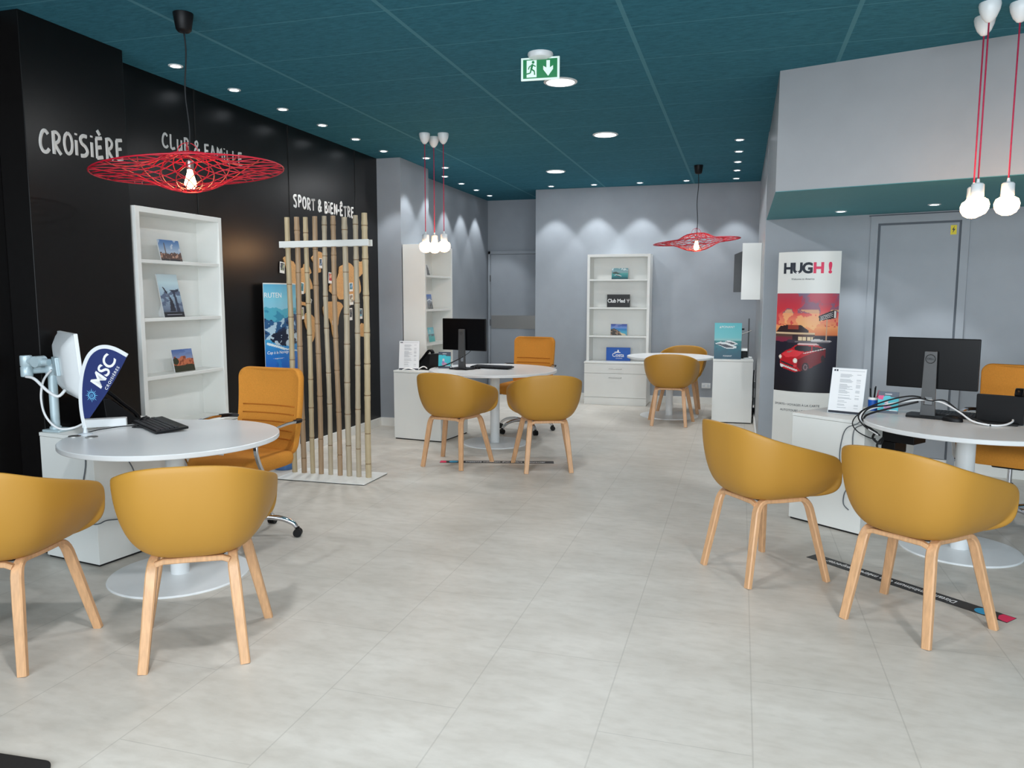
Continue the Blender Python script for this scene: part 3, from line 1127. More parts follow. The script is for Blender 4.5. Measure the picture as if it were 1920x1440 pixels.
def cv_boat():
    c = Canvas(46, 34)
    c.grad(0, 1, [(0, (24, 60, 70)), (.25, (40, 130, 136)), (.55, (90, 170, 166)), (.62, (140, 170, 176)), (1, (110, 160, 170))])
    c.poly([(.02, .60), (.25, .70), (.42, .58), (.6, .56), (.4, .48), (.1, .5)], (70, 84, 80))
    c.poly([(.15, .36), (.5, .24), (.62, .30), (.45, .40), (.25, .44)], (206, 214, 214)).poly([(.2, .34), (.5, .22), (.6, .26), (.3, .38)], (50, 74, 80))
    c.fill((c.V > .78) & (c.noise((10, 4), 7) > .62), (210, 226, 228))
    return c


def cv_beach():
    c = Canvas(46, 34)
    c.grad(0, 1, [(0, (90, 160, 190)), (.3, (60, 170, 200)), (.55, (32, 120, 190)), (.66, (110, 150, 210)), (1, (40, 66, 160))])
    c.fill((c.V > .7) & (c.noise((5, 6), 4) > .6), (120, 140, 200))
    c.poly([(0, .5), (.2, .62), (.4, .46), (.6, .28), (.75, 0), (0, 0)], (60, 56, 52))
    c.fill((c.U < .6) & (c.V < .5) & (c.noise((11, 9), 5) > .58), (156, 128, 104))
    c.poly([(.55, .26), (.9, .12), (.95, 0), (.7, 0)], (220, 206, 170))
    return c


sx_ = -3.765
make_card('card with old city and minaret on top shelf of the left bookcase', (sx_, 4.49, 1.700), PI / 2, .205, .150, cv_city(), .22)
make_card('tall card with two statues by water on middle shelf of left bookcase', (sx_, 4.49, 1.320), PI / 2, .198, .300, cv_pier(), .20)
make_card('card with orange desert fortress on lowest shelf of the left bookcase', (sx_, 4.57, .935), PI / 2, .205, .158, cv_fort(), .18)
make_card('grey tower card on the top shelf behind the globe bulb trio', (-3.47, 8.345, 1.700), PI / 2, .10, .135, cv_tower(), .22)
make_card('card with blue sky and village, middle shelf behind the globe bulb trio', (-3.47, 8.400, 1.320), PI / 2, .15, .170, cv_village(), .16)
make_card('teal lagoon card on the lowest shelf, just above the middle desk phone', (-3.47, 8.440, .935), PI / 2, .18, .170, cv_lagoon(), .16)
make_card('card with speedboat in turquoise bay, top shelf of back bookcase', (-1.606, 10.66, 1.700), 0, .225, .155, cv_boat(), .14)
make_card('card with dark rocks and blue beach, third shelf of back bookcase', (-1.608, 10.66, .935), 0, .225, .155, cv_beach(), .14)


def make_box_card(label, loc, w_, h_, m):
    t = thing('display_box', label, 'display box', loc, 0)
    MB().span(-w_ / 2, w_ / 2, 0, .035, 0, h_).build('box_body', M[m], t, bevel=.001)
    return t


cb = make_box_card('black display box with white Club Med lettering on back bookcase', (-1.617, 10.63, 1.320), .312, .175, 'black_card')
text_obj('Club Med', .070, M['ink_white'], cb, (-.026, -.0012, .086), bold=.0016, name='lettering', sx=.92, spacing=.94)
tr = MB()
tr.tube([(.135, -.0015, .060), (.138, -.0015, .115)], .0028, 6)
tr.tube(smooth_path([(.118, -.0015, .112), (.122, -.0015, .095), (.136, -.0015, .088), (.150, -.0015, .096), (.154, -.0015, .114)], 4), .0026, 6)
tr.build('trident_mark', M['ink_white'], cb)
cc = make_box_card('blue display box with white Costa lettering above the drawer base', (-1.605, 10.62, .585), .330, .182, 'blue_card')
text_obj('Costa', .072, M['ink_white'], cc, (.0, -.0012, .076), bold=.001, sx=.95)
cm = MB()
cm.prism([(-.052, .110), (.034, .110), (.030, .120), (.012, .122), (.008, .150), (-.008, .152), (-.012, .126), (-.05, .122)], -.0018, -.0002, 'xz')
cm.build('funnel_mark', M['ink_white'], cc)
text_obj('CROISIÈRES', .018, M['ink_white'], cc, (.012, -.0012, .032))

# ================================================================== LETTERING ON THE BLACK WALL
G = {
    'C': [[(.85, .84), (.62, .98), (.34, .92), (.12, .62), (.10, .30), (.32, .06), (.66, .04), (.9, .18)]],
    'R': [[(.2, .0), (.2, 1.0)], [(.08, .95), (.5, 1.0), (.8, .82), (.66, .58), (.24, .48)], [(.3, .48), (.58, .22), (.88, .0)]],
    'O': [[(.5, .98), (.22, .84), (.1, .5), (.22, .14), (.5, .02), (.8, .16), (.9, .5), (.78, .84), (.5, .98)]],
    'i': [[(.5, .02), (.5, .72)], [(.5, .96), (.52, 1.04)]],
    'S': [[(.82, .96), (.42, .98), (.14, .84), (.26, .62), (.62, .48), (.82, .24), (.56, .06), (.1, .04)]],
    's': [[(.84, 1.0), (.3, .96), (.14, .78), (.5, .56), (.72, .36), (.66, .02), (.1, .1)]],
    'E': [[(.2, .0), (.2, .96)], [(.16, .96), (.82, 1.0)], [(.2, .52), (.72, .56)], [(.2, .02), (.86, .08)]],
    'L': [[(.22, 1.0), (.24, .04), (.84, .08)]],
    'U': [[(.16, .98), (.16, .3), (.4, .04), (.7, .14), (.82, .4)], [(.82, .98), (.84, .02)]],
    'u': [[(.16, .8), (.16, .2), (.4, .04), (.7, .2)], [(.8, .8), (.82, .02)]],
    'B': [[(.2, .0), (.2, 1.0)], [(.1, .96), (.6, .98), (.76, .78), (.56, .56), (.22, .52)], [(.5, .54), (.84, .34), (.7, .06), (.12, .02)]],
    '&': [[(.92, .02), (.3, .66), (.28, .9), (.5, 1.0), (.68, .86), (.6, .66), (.2, .36), (.16, .12), (.42, .0), (.7, .16), (.9, .46)]],
    'F': [[(.22, .0), (.2, .96)], [(.12, .94), (.84, 1.0)], [(.2, .5), (.72, .54)]],
    'A': [[(.06, .0), (.44, 1.0)], [(.44, 1.0), (.9, .0)], [(.2, .34), (.76, .36)]],
    'M': [[(.06, .0), (.18, .98), (.48, .44), (.78, .98), (.94, .0)]],
    'P': [[(.2, .0), (.2, 1.0)], [(.08, .95), (.56, 1.0), (.82, .78), (.64, .54), (.22, .46)]],
    'T': [[(.04, .94), (.96, 1.0)], [(.5, .96), (.5, .0)]],
    'N': [[(.16, .0), (.16, .98), (.82, .04), (.82, 1.0)]],
    '-': [[(.14, .48), (.86, .50)]],
}
ACC = {'È': ('E', [[(.34, 1.36), (.62, 1.14)]]), 'Ê': ('E', [[(.22, 1.12), (.5, 1.34), (.78, 1.12)]])}
WID = {'i': .42, '-': .5, ' ': .5, 'M': 1.15, '&': 1.05}


def wall_lettering(label, s, x, y0, y1, z0, z1, h_, r):
    adv = [(.86 * WID.get(c, 1.0)) for c in s]
    tot = sum(adv)
    k = (y1 - y0) / tot
    b = MB()
    pos = 0.0
    rr = random.Random(len(s))
    for c, a in zip(s, adv):
        if c != ' ':
            strokes = list(G[ACC[c][0]] if c in ACC else G[c])
            if c in ACC:
                strokes += ACC[c][1]
            dz = rr.uniform(-.04, .04) * h_
            wv = a * .86
            for st in strokes:
                pts = []
                for u, v in st:
                    yy = (pos + .07 * a + u * wv) * k
                    pts.append((0, yy, v * h_ + dz + (z1 - z0) * (yy / (y1 - y0))))
                pts = smooth_path(pts, 3) if len(pts) > 2 else pts
                b.tube(pts, r * rr.uniform(.9, 1.1), 8)
        pos += a
    b.bm.transform(Matrix.Diagonal((.25, 1, 1, 1)))
    o = b.build('wall_lettering', M['letter_grey'], None, weld=False)
    o.location = (x + .002, y0, z0)
    return tag(o, label, 'lettering', 'hand drawn lettering on the black wall')


wall_lettering('hand drawn grey wall lettering CROISIÈRE on the black column', 'CROiSiÈRE', -3.712, 3.427, 4.047, 2.248, 2.300, .1205, .0107)
wall_lettering('hand drawn grey wall lettering CLUB & FAMILLE behind the red wire pendant', 'CLuB & FAMiLLE', -3.90, 4.60, 5.52, 2.500, 2.506, .096, .0085)
wall_lettering('hand drawn grey wall lettering SPORT & BIEN-ÊTRE above the bamboo screen', 'sPORT & BiEN-ÊTRE', -3.90, 6.235, 7.39, 2.268, 2.272, .102, .0105)

# ================================================================== CORK WORLD MAP AND PINNED PHOTOS
XM = -3.892
CONT = {
    'north': [(6.048, 1.791), (6.064, 1.816), (6.107, 1.806), (6.151, 1.792), (6.202, 1.773), (6.253, 1.73), (6.307, 1.719), (6.362, 1.721), (6.38, 1.756), (6.436, 1.762), (6.467, 1.742), (6.498, 1.709), (6.507, 1.679), (6.463, 1.66), (6.477, 1.622), (6.509, 1.588), (6.522, 1.536), (6.48, 1.523), (6.441, 1.552), (6.402, 1.577), (6.399, 1.526), (6.39, 1.5), (6.333, 1.483), (6.293, 1.458), (6.322, 1.415), (6.385, 1.406), (6.391, 1.372), (6.328, 1.385), (6.275, 1.407), (6.231, 1.458), (6.188, 1.508), (6.154, 1.574), (6.142, 1.631), (6.094, 1.704)],
    'green': [(6.512, 1.821), (6.573, 1.867), (6.658, 1.894), (6.709, 1.883), (6.724, 1.831), (6.695, 1.768), (6.674, 1.697), (6.614, 1.69), (6.574, 1.728), (6.56, 1.78)],
    'south': [(6.371, 1.295), (6.412, 1.311), (6.477, 1.293), (6.541, 1.252), (6.564, 1.202), (6.544, 1.141), (6.533, 1.089), (6.497, 1.038), (6.462, 1.013), (6.44, 1.067), (6.419, 1.129), (6.381, 1.183), (6.36, 1.235)],
    'euras': [(6.832, 1.512), (6.825, 1.566), (6.89, 1.599), (6.964, 1.614), (7.034, 1.698), (7.036, 1.754), (7.123, 1.785), (7.191, 1.797), (7.241, 1.808), (7.3, 1.797), (7.339, 1.765), (7.422, 1.787), (7.486, 1.828), (7.538, 1.836), (7.60, 1.80), (7.533, 1.703), (7.457, 1.662), (7.485, 1.575), (7.495, 1.516), (7.428, 1.467), (7.365, 1.438), (7.302, 1.4), (7.24, 1.362), (7.174, 1.42), (7.126, 1.439), (7.067, 1.429), (7.012, 1.439), (6.976, 1.476), (6.92, 1.467)],
    'afric': [(6.709, 1.368), (6.764, 1.404), (6.863, 1.417), (6.973, 1.411), (7.057, 1.401), (7.104, 1.364), (7.053, 1.317), (7.003, 1.253), (6.991, 1.188), (6.959, 1.124), (6.937, 1.055), (6.882, 1.058), (6.858, 1.128), (6.852, 1.193), (6.818, 1.24), (6.731, 1.269), (6.699, 1.324)],
    'austr': [(7.413, 1.135), (7.499, 1.176), (7.606, 1.168), (7.637, 1.106), (7.579, 1.038), (7.493, 1.033), (7.42, 1.041)],
}
wm = thing('world_map', 'cork world map on the black wall behind the bamboo screen', 'map', (XL + .002, 6.85, 1.45))
rj = random.Random(3)
for k, pl in CONT.items():
    fine = []
    for i in range(len(pl)):
        a, c = Vector(pl[i]), Vector(pl[(i + 1) % len(pl)])
        for s in (0, .5):
            q = a.lerp(c, s)
            fine.append((q.x - 6.85 + rj.uniform(-.006, .006), q.y - 1.45 + rj.uniform(-.006, .006)))
    MB().prism(fine, .0, .007, 'yz').build('continent', M['cork'], wm)


def cv_photo(seed):
    c = Canvas(10, 12, (236, 234, 228))
    r = random.Random(seed)
    base = [(70, 80, 92), (176, 66, 66), (60, 120, 130), (150, 130, 110), (40, 44, 52)][seed % 5]
    m = (c.U > .12) & (c.U < .88) & (c.V > .24) & (c.V < .92)
    c.fill(m, base)
    c.fill(m & (c.noise((4, 4), seed) > .55), [min(255, v + r.randint(40, 110)) for v in base])
    return c


PH = [(6.018, 1.715, .074, .098, 'leftmost pinned photo, left of the first bamboo pole'),
      (6.160, 1.520, .060, .120, 'reddish pinned photo between first and second bamboo poles'),
      (6.321, 1.540, .080, .105, 'upper pinned photo between second and third bamboo poles'),
      (6.312, 1.306, .080, .108, 'lower pinned photo between second and third bamboo poles'),
      (6.447, 1.421, .080, .065, 'tilted grey pinned photo at the third bamboo pole'),
      (6.674, 1.780, .055, .095, 'pinned photo on the Greenland piece of the cork map'),
      (6.857, 1.643, .085, .107, 'pinned photo between fifth and sixth bamboo poles'),
      (7.270, 1.560, .076, .090, 'upper of three pinned photos between seventh and eighth bamboo poles'),
      (7.269, 1.431, .085, .110, 'middle of three pinned photos between seventh and eighth bamboo poles'),
      (7.255, 1.280, .058, .126, 'lowest of three pinned photos between seventh and eighth bamboo poles'),
      (7.463, 1.281, .095, .110, 'pinned photo just left of the last bamboo pole'),
      (6.899, 1.203, .060, .044, 'tiny pinned photo on the Africa piece of the cork map')]
for i, (y, z, w_, h_, lb) in enumerate(PH):
    t = thing('pinned_photo', lb, 'photo', (XL, y, z), PI / 2, 'small photos pinned on the cork map')
    an = random.Random(i).uniform(-.12, .12) if i != 4 else .5
    R = Matrix.Rotation(an, 3, 'Y')
    MB().box((0, -.0106, 0), (w_, .0012, h_), R).build('photo_paper', M['paper'], t)
    print_obj('printed_picture', cv_photo(i), lambda u, v, R=R, w_=w_, h_=h_: tuple(R @ Vector(((u - .5) * w_, -.0118, (v - .5) * h_))), t)
    MB().cyl((0, -.011, h_ * .4), (0, -.020, h_ * .4), .004, n=8).cyl((0, -.0106, h_ * .4), (0, 0, h_ * .4), .0015, n=6).build('pin', M['steel'], t)

# ================================================================== BAMBOO SCREEN
bs = thing('bamboo_screen', 'screen of nine bamboo poles with white crossbar on a white floor plate', 'room divider', (-3.14, 5.53, 0))
MB().prism([(-.40, -.245), (.378, -.224), (.378, .193), (-.40, .17)], .006, .012, 'xy').build('base_plate', M['white_melamine'], bs, bevel=.001)
MB().prism([(-.395, -.24), (.373, -.219), (.373, .188), (-.395, .165)], .0, .006, 'xy').build('plate_edge', M['plinth_black'], bs)
PX0 = [-3.514, -3.425, -3.344, -3.267, -3.180, -3.093, -3.009, -2.924, -2.837]
PX1 = [-3.517, -3.429, -3.350, -3.265, -3.181, -3.104, -3.005, -2.908, -2.831]
PZ1 = [2.093, 2.093, 2.090, 2.094, 2.094, 2.094, 2.080, 2.092, 2.108]
PRAD = [.021, .021, .019, .020, .0185, .0195, .022, .020, .023]
for i in range(9):
    r = random.Random(20 + i)
    r0 = PRAD[i]
    z = .012
    prof = []
    nodes = []
    zn = r.uniform(.10, .32)
    ztop = PZ1[i]
    while zn < ztop - .06:
        nodes.append(zn)
        zn += r.uniform(.23, .36)
    zs = sorted(set([.012, ztop] + [q for n_ in nodes for q in (n_ - .05, n_ - .012, n_ - .003, n_ + .003, n_ + .012, n_ + .05)] + list(np.linspace(.012, ztop, 16))))
    zs = [q for q in zs if .012 <= q <= ztop]
    ph = r.uniform(0, 6)
    am = r.uniform(.003, .008)
    b = MB()
    rings = []

    def cen(q):
        s = q / ztop
        env = math.sin(PI * s)
        return (PX0[i] + (PX1[i] - PX0[i]) * s + am * env * math.sin(s * 5 + ph) + 3.14, .0 + .005 * env * math.sin(s * 4 + ph), q)
    for q in zs:
        rad = r0 * (1.04 - .07 * q / ztop)
        for n_ in nodes:
            d = abs(q - n_)
            if d < .0035:
                rad = r0 * 1.00
            elif d < .015:
                rad = r0 * 1.10
        c = cen(q)
        rings.append([(c[0] + rad * math.cos(2 * PI * j / 16), c[1] + rad * math.sin(2 * PI * j / 16), q) for j in range(16)])
    b.rings(rings)
    for fc in b.bm.faces:
        zc_ = fc.calc_center_median().z
        if any(abs(zc_ - n_) < .0032 for n_ in nodes):
            fc.material_index = 1
    b.build('bamboo_pole', [M['bamboo%d' % ((0, 1, 0, 1, 2, 1, 2, 2, 0)[i] + 1)], M['bamboo_node']], bs, smooth=50)
for sg in (-1, 1):
    rz_ = Matrix.Rotation(math.radians(-.3), 3, 'Y')
    MB().box((-.038, sg * .031, 1.878), (.79, .012, .050), rz_).build('cross_bar', M['white_melamine'], bs, bevel=.001)

# ================================================================== OFFICE CHAIRS
def rounded_rect(w_, h_, r, n=6, side=0):
    pts = []
    for cx, cy, a0 in ((w_ / 2 - r, h_ / 2 - r, 0), (-w_ / 2 + r, h_ / 2 - r, PI / 2), (-w_ / 2 + r, -h_ / 2 + r, PI), (w_ / 2 - r, -h_ / 2 + r, 1.5 * PI)):
        for k in range(n + 1):
            a = a0 + PI / 2 * k / n
            pts.append((cx + r * math.cos(a), cy + r * math.sin(a)))
        if a0 == PI / 2 or a0 == 1.5 * PI:
            for q in range(1, side + 1):
                y = (h_ / 2 - r) * (1 - 2 * q / (side + 1))
                pts.append((cx - r, y) if a0 == PI / 2 else (cx + r, -y))
    return pts


def make_office_chair(label, loc, rz, lift=0.0, star=0.0, group='orange swivel office chairs'):
    """faces local +Y"""
    t = thing('office_chair', label, 'office chair', loc, rz, group)
    zs = .455 + lift
    # cushion
    b = MB()
    rings = []
    for s, dz in ((.86, -.045), (.97, -.035), (1.0, -.012), (1.0, .012), (.965, .034), (.86, .046), (.5, .05)):
        ring = []
        for x, y in rounded_rect(.49 * s, .48 * s, .10 * s):
            front = max(0, (y - .10) / .14)
            ring.append((x, y + .01, zs + dz - .022 * front ** 2 + .018 * (abs(x) / .245) ** 2))
        rings.append(ring)
    b.rings(rings)
    seat = b.build('seat', M['orange_fabric'], t, smooth=60)
    # backrest: rounded slab, curved, leaning back
    hb, wb, z0 = .53, .492, zs + .02

    def bk(x, z, d):
        s = (z + hb / 2) / hb
        y = -.205 - .075 * s - .02 * math.sin(s * PI) * 0 + .035 * (x / (wb / 2)) ** 2 - .018 * math.sin(PI * s)
        return (x * (1 - .05 * (1 - s)), y - d, z0 + hb / 2 + z)
    b = MB()
    rings = []
    for s, d in ((.80, .004), (.93, .0), (.985, .010), (1.0, .026), (.985, .042), (.93, .052), (.80, .054)):
        rings.append([bk(x - (1 - s) * wb * .25 * (1 if x > 0 else -1), z - (1 - s) * hb * .12 * (1 if z > 0 else -1), d) for x, z in rounded_rect(wb, hb, .062, 7, 10)])
    vr = [[b._v(p) for p in r] for r in rings]
    n = len(vr[0])
    for i in range(len(vr) - 1):
        for j in range(n):
            b._f([vr[i][j], vr[i][(j + 1) % n], vr[i + 1][(j + 1) % n], vr[i + 1][j]])
    # fill front and back with a strip lattice so that the faces follow the curve
    for r in (vr[0], vr[-1]):
        half = n // 2
        # match points on the right and left by index from the top middle
        top_r = [r[k] for k in range(7, -1, -1)] + [r[k] for k in range(n - 1, n - 19, -1)]
        top_l = [r[k] for k in range(8, 34)]
        cols = 8
        lat = []
        for a_, c_ in zip(top_r, top_l):
            row = [a_]
            for q in range(1, cols):
                f = q / cols
                p = a_.co.lerp(c_.co, f)
                xx = abs(p.x) / (wb / 2)
                xe = max(abs(a_.co.x), 1e-6) / (wb / 2)
                p.y += .035 * (xx * xx - xe * xe)
                row.append(b._v(p))
            row.append(c_)
            lat.append(row)
        for i in range(len(lat) - 1):
            for q in range(cols):
                b._f([lat[i][q], lat[i][q + 1], lat[i + 1][q + 1], lat[i + 1][q]])
    back = b.build('backrest', M['orange_fabric'], t, smooth=70)
    # sewn welts across the lower half and the piping round the edge
    for k, zz in enumerate((-.17, -.12, -.07, -.02, .03)):
        q = [bk(x, zz, -.001) for x in np.linspace(-.205, .205, 13)]
        MB().tube(q, .0035, 6).build('sewn_welt', M['orange_seam'], back, smooth=True)
    # chrome arms: from the seat side up and back to the backrest
    for sx in (-1, 1):
        x = sx * .284
        pa = smooth_path([(sx * .215, .10, zs - .050), (x, .135, zs - .040), (x + sx * .006, .185, zs + .05), (x + sx * .012, .215, zs + .13), (x + sx * .014, .200, zs + .185), (x + sx * .014, .12, zs + .222), (x + sx * .01, -.04, zs + .245), (x, -.18, zs + .243), (sx * .235, -.235, zs + .238)], 5)
        am = MB().strip(pa, (1, 0, 0), .026, .016).build('armrest', M['chrome'], t, smooth=40)
        MB().strip([p + Vector((0, 0, .0)) for p in pa[-8:]], (1, 0, 0), .030, .021).build('back_clamp', M['black_plastic'], am, smooth=40)
        MB().strip(pa[:6], (1, 0, 0), .034, .024).build('seat_clamp', M['black_plastic'], am, smooth=40)
    # mechanism, lever, column, star base, casters
    MB().span(-.09, .09, -.11, .11, zs - .085, zs - .045).build('tilt_mechanism', M['black_plastic'], t, bevel=.01)
    MB().tube([(.08, .02, zs - .07), (.20, .03, zs - .075), (.285, .03, zs - .068)], .006, 8).cyl((.265, .03, zs - .070), (.305, .03, zs - .066), .010, n=8).build('lever', M['black_plastic'], t, smooth=40)
    MB().lathe([(.014, .16), (.014, zs - .08)], 20).build('gas_rod', M['chrome'], t, smooth=40)
    MB().lathe([(.034, .10), (.030, .18), (.026, .26 + lift * .5), (.022, .27 + lift * .5)], 20).build('column_sleeve', M['black_plastic'], t, smooth=40)
    MB().lathe([(.048, .085), (.050, .13), (.038, .145)], 24).build('hub', M['chrome'], t, smooth=40)
    for k in range(5):
        a = star + 2 * PI * k / 5
        dx, dy = math.cos(a), math.sin(a)
        ps = smooth_path([(dx * .03, dy * .03, .118), (dx * .12, dy * .12, .128), (dx * .22, dy * .22, .115), (dx * .285, dy * .285, .085), (dx * .305, dy * .305, .058)], 4)
        lg = MB().tube(ps, [.020 - .006 * i / len(ps) for i in range(len(ps))], 10).build('base_leg', M['chrome'], t, smooth=True)
        ca = MB()
        cx, cy = dx * .312, dy * .312
        for sd in (-1, 1):
            ox, oy = -dy * .013 * sd, dx * .013 * sd
            ca.cyl((cx + ox - dy * .009, cy + oy + dx * .009, .026), (cx + ox + dy * .009, cy + oy - dx * .009, .026), .026, n=16)
        ca.cyl((cx, cy, .028), (cx, cy, .062), .012, n=10)
        ca.build('caster', M['black_plastic'], lg, smooth=40)
    return t


def face(dx, dy):
    return math.atan2(dy, dx) - PI / 2


OC1 = make_office_chair('orange office chair behind the left front desk, by the bamboo screen', (-2.850, 3.925, 0), face(-.12, -.99), .015, 2.38)
dup(OC1, (-2.235, 8.06, 0), face(-.15, -.99), 'orange office chair behind the middle desk, facing its monitor')
dup(OC1, (1.695, 5.575, 0), face(-.42, -.91), 'orange office chair at the right desk, cut by the right picture edge')


# ================================================================== DESK EQUIPMENT
TZ = .7405     # table tops
PZ = .7125     # pedestal tops


def make_monitor(label, loc, rz, W=.54, Hh=.318, zc=.325, logo=False):
    """stands at loc; screen faces local +Y, the back faces local -Y"""
    t = thing('desktop_monitor', label, 'monitor', loc, rz, 'black desktop monitors')
    MB().prism([(-.105, -.09), (.105, -.09), (.125, .02), (.115, .10), (-.115, .10), (-.125, .02)], 0, .012).build('stand_base', M['black_plastic'], t, bevel=.003)
    st = MB()
    # slot for the cables low in the column
    st.prism([(-.042, .01), (.042, .01), (.037, .075), (-.037, .075)], -.025, -.003, 'xz')
    st.prism([(-.037, .125), (.037, .125), (.034, .40), (-.034, .40)], -.025, -.003, 'xz')
    for sx in (-1, 1):
        st.prism([(sx * .037, .075), (sx * .022, .075), (sx * .022, .125), (sx * .037, .125)], -.025, -.003, 'xz')
    pole = st.build('stand_column', M['grey_plastic'], t, bevel=.002)
    if logo:
        MB().tube([(.026 * math.cos(a), -.0265, .355 + .026 * math.sin(a)) for a in np.linspace(0, 2 * PI, 33)[:-1]], .0022, 6, closed=True).build('logo_ring', M['logo_dark'], pole, smooth=True)
        text_obj('DELL', .017, M['logo_dark'], pole, (0, -.0262, .355), bold=.0004, name='logo_lettering')
    else:
        MB().tube([(.013 * math.cos(a), -.0262, .36 + .013 * math.sin(a)) for a in np.linspace(0, 2 * PI, 25)[:-1]], .0014, 6, closed=True).build('logo_ring', M['logo_dark'], pole, smooth=True)
    b = MB()
    b.box((0, .028, zc), (W, .020, Hh))
    b.build('housing', M['black_gloss'], t, bevel=.005)
    MB().box((0, .0385, zc + .004), (W - .014, .002, Hh - .026)).build('screen', M['screen'], t)
    return t


make_monitor('black desktop monitor on the middle desk, seen from behind', (-2.655, 7.255, TZ), math.radians(-15), .525, .318, .345)
make_monitor('black desktop monitor on the right desk, round emblem on its stand', (1.115, 5.175, TZ), math.radians(-23), .50, .308, .325, True)


def make_keyboard(label, loc, rz, W=.44, D=.135, tilt=.07):
    t = thing('keyboard', label, 'keyboard', loc, rz, 'black computer keyboards')
    R = Matrix.Rotation(tilt, 3, 'X')
    MB().box(R @ Vector((0, 0, .014)), (W, D, .014), R).build('key_bed', M['black_plastic'], t, bevel=.004)
    k = MB()
    for r in range(5):
        n = 20
        for c in range(n):
            if r == 0 and 5 < c < 12:
                if c == 6:
                    k.box(R @ Vector((-W / 2 + .012 + (8.8) * (W - .024) / n, -D / 2 + .018 + r * .0235, .0235)), (.125, .018, .005), R)
                continue
            k.box(R @ Vector((-W / 2 + .012 + (c + .5) * (W - .024) / n, -D / 2 + .018 + r * .0235, .0235)), (.0165, .0185, .005), R)
    k.build('keys', M['key_black'], t)
    return t


make_keyboard('black keyboard lying on the left front desk', (-3.075, 3.505, TZ), math.radians(-33), .46, .17)
make_keyboard('black keyboard behind the monitor on the middle desk', (-2.40, 7.42, TZ), math.radians(-12))
make_keyboard('black keyboard behind the monitor on the right desk', (1.29, 5.20, TZ), math.radians(-23), .40, .12)


def make_mouse(label, loc, rz):
    t = thing('computer_mouse', label, 'mouse', loc, rz)
    b = MB()
    rings = []
    for s, z in ((1, 0), (1.02, .008), (.95, .020), (.7, .031), (.35, .036), (.05, .037)):
        rings.append([(.032 * s * math.cos(2 * PI * j / 20), .056 * s * math.sin(2 * PI * j / 20) + .004 * (1 - s), z) for j in range(20)])
    b.rings(rings).build('mouse_body', M['black_plastic'], t, smooth=60)
    MB().cyl((-.004, .028, .031), (.004, .028, .031), .008, n=12).build('wheel', M['grey_plastic'], t, smooth=40)
    return t


make_mouse('black mouse at the upper end of the keyboard on left desk', (-3.255, 3.60, TZ), .5)
make_mouse('black mouse lying at the foot of the right desk monitor', (1.215, 5.03, TZ), 1.0)
make_mouse('black mouse just right of the monitor foot on the middle desk', (-2.53, 7.34, TZ), .3)


def make_phone(label, loc, rz, big=True, hand_side=-1):
    """desk phone, keypad faces local +Y, its tilted back faces local -Y"""
    t = thing('desk_phone', label, 'phone', loc, rz, 'black desk phones')
    w_ = .235 if big else .20
    b = MB()
    b.prism([(-.055, .0), (.13, .0), (.13, .016), (-.035, .165), (-.070, .165)], -w_ / 2, w_ / 2, 'yz')
    b.build('phone_body', M['black_plastic'], t, bevel=.004)
    MB().span(-w_ / 2 + .02, w_ / 2 - .02, -.11, -.045, .0, .012).build('foot', M['black_plastic'], t, bevel=.003)
    hx = hand_side * (w_ / 2 - .028)
    hs = MB()
    q = smooth_path([(hx, -.085, .172), (hx, -.068, .198), (hx, -.030, .196), (hx, .04, .128), (hx, .10, .072), (hx, .125, .035), (hx, .105, .022)], 5)
    hs.strip(q, (1, 0, 0), [.040] * len(q), [.026 - .010 * math.sin(PI * i / (len(q) - 1)) for i in range(len(q))])
    hs.build('handset', M['black_gloss'], t, smooth=50)
    R = Matrix.Rotation(-.735, 3, 'X')
    sc_ = MB().box(Vector((-hand_side * .035, .0355, .118)), (w_ * .52, .075, .003), R).build('display', M['screen'], t)
    k = MB()
    for i in range(4):
        for j in range(3):
            k.box(Vector((-hand_side * .035 + (j - 1) * .026, .088 + .0175 * (1.2 - i), .070 - .0158 * (1.2 - i))), (.018, .012, .006), R)
    k.build('keys', M['key_black'], t)
    return t


make_phone('black desk phone behind the blue feather flag on the left pedestal', (-3.56, 3.66, PZ), math.radians(-28), True, 1)
make_phone('black desk phone with cord at the right desk near picture edge', (1.47, 5.06, TZ), math.radians(-23), True, 1)
make_phone('black desk phone beside the price sheet at the middle desk', (-3.06, 7.42, PZ), math.radians(70), False, -1)


def cv_leaflet(v):
    c = Canvas(24, 32, (70, 80, 96))
    m = (c.V > .12) & (c.V < .74)
    c.fill(m, (70, 190, 205))
    c.ell(.15, .72, .2, .1, (222, 70, 130) if v else (70, 190, 205))
    c.ell(.45, .66, .22, .16, (70, 190, 205))
    c.ell(.42, .44, .10, .16, (214, 200, 206))
    c.ell(.50, .26, .22, .10, (204, 150, 180))
    c.ell(.40, .36, .09, .10, (160, 130, 190))
    c.rect(.34, .66, .86, .90, (226, 226, 232))
    c.rect(.6, .95, .13, .17, (230, 240, 240))
    return c


make_card('teal and slate leaflet stand beside the monitor on middle desk', (-2.865, 7.285, TZ), math.radians(4), .128, .165, cv_leaflet(0), .10, name='leaflet_stand', cat='leaflet', back='grey_card')
make_card('teal, pink and slate leaflet stand beside monitor on the right desk', (.905, 5.265, TZ), math.radians(-17), .118, .135, cv_leaflet(1), .10, name='leaflet_stand', cat='leaflet', back='grey_card')

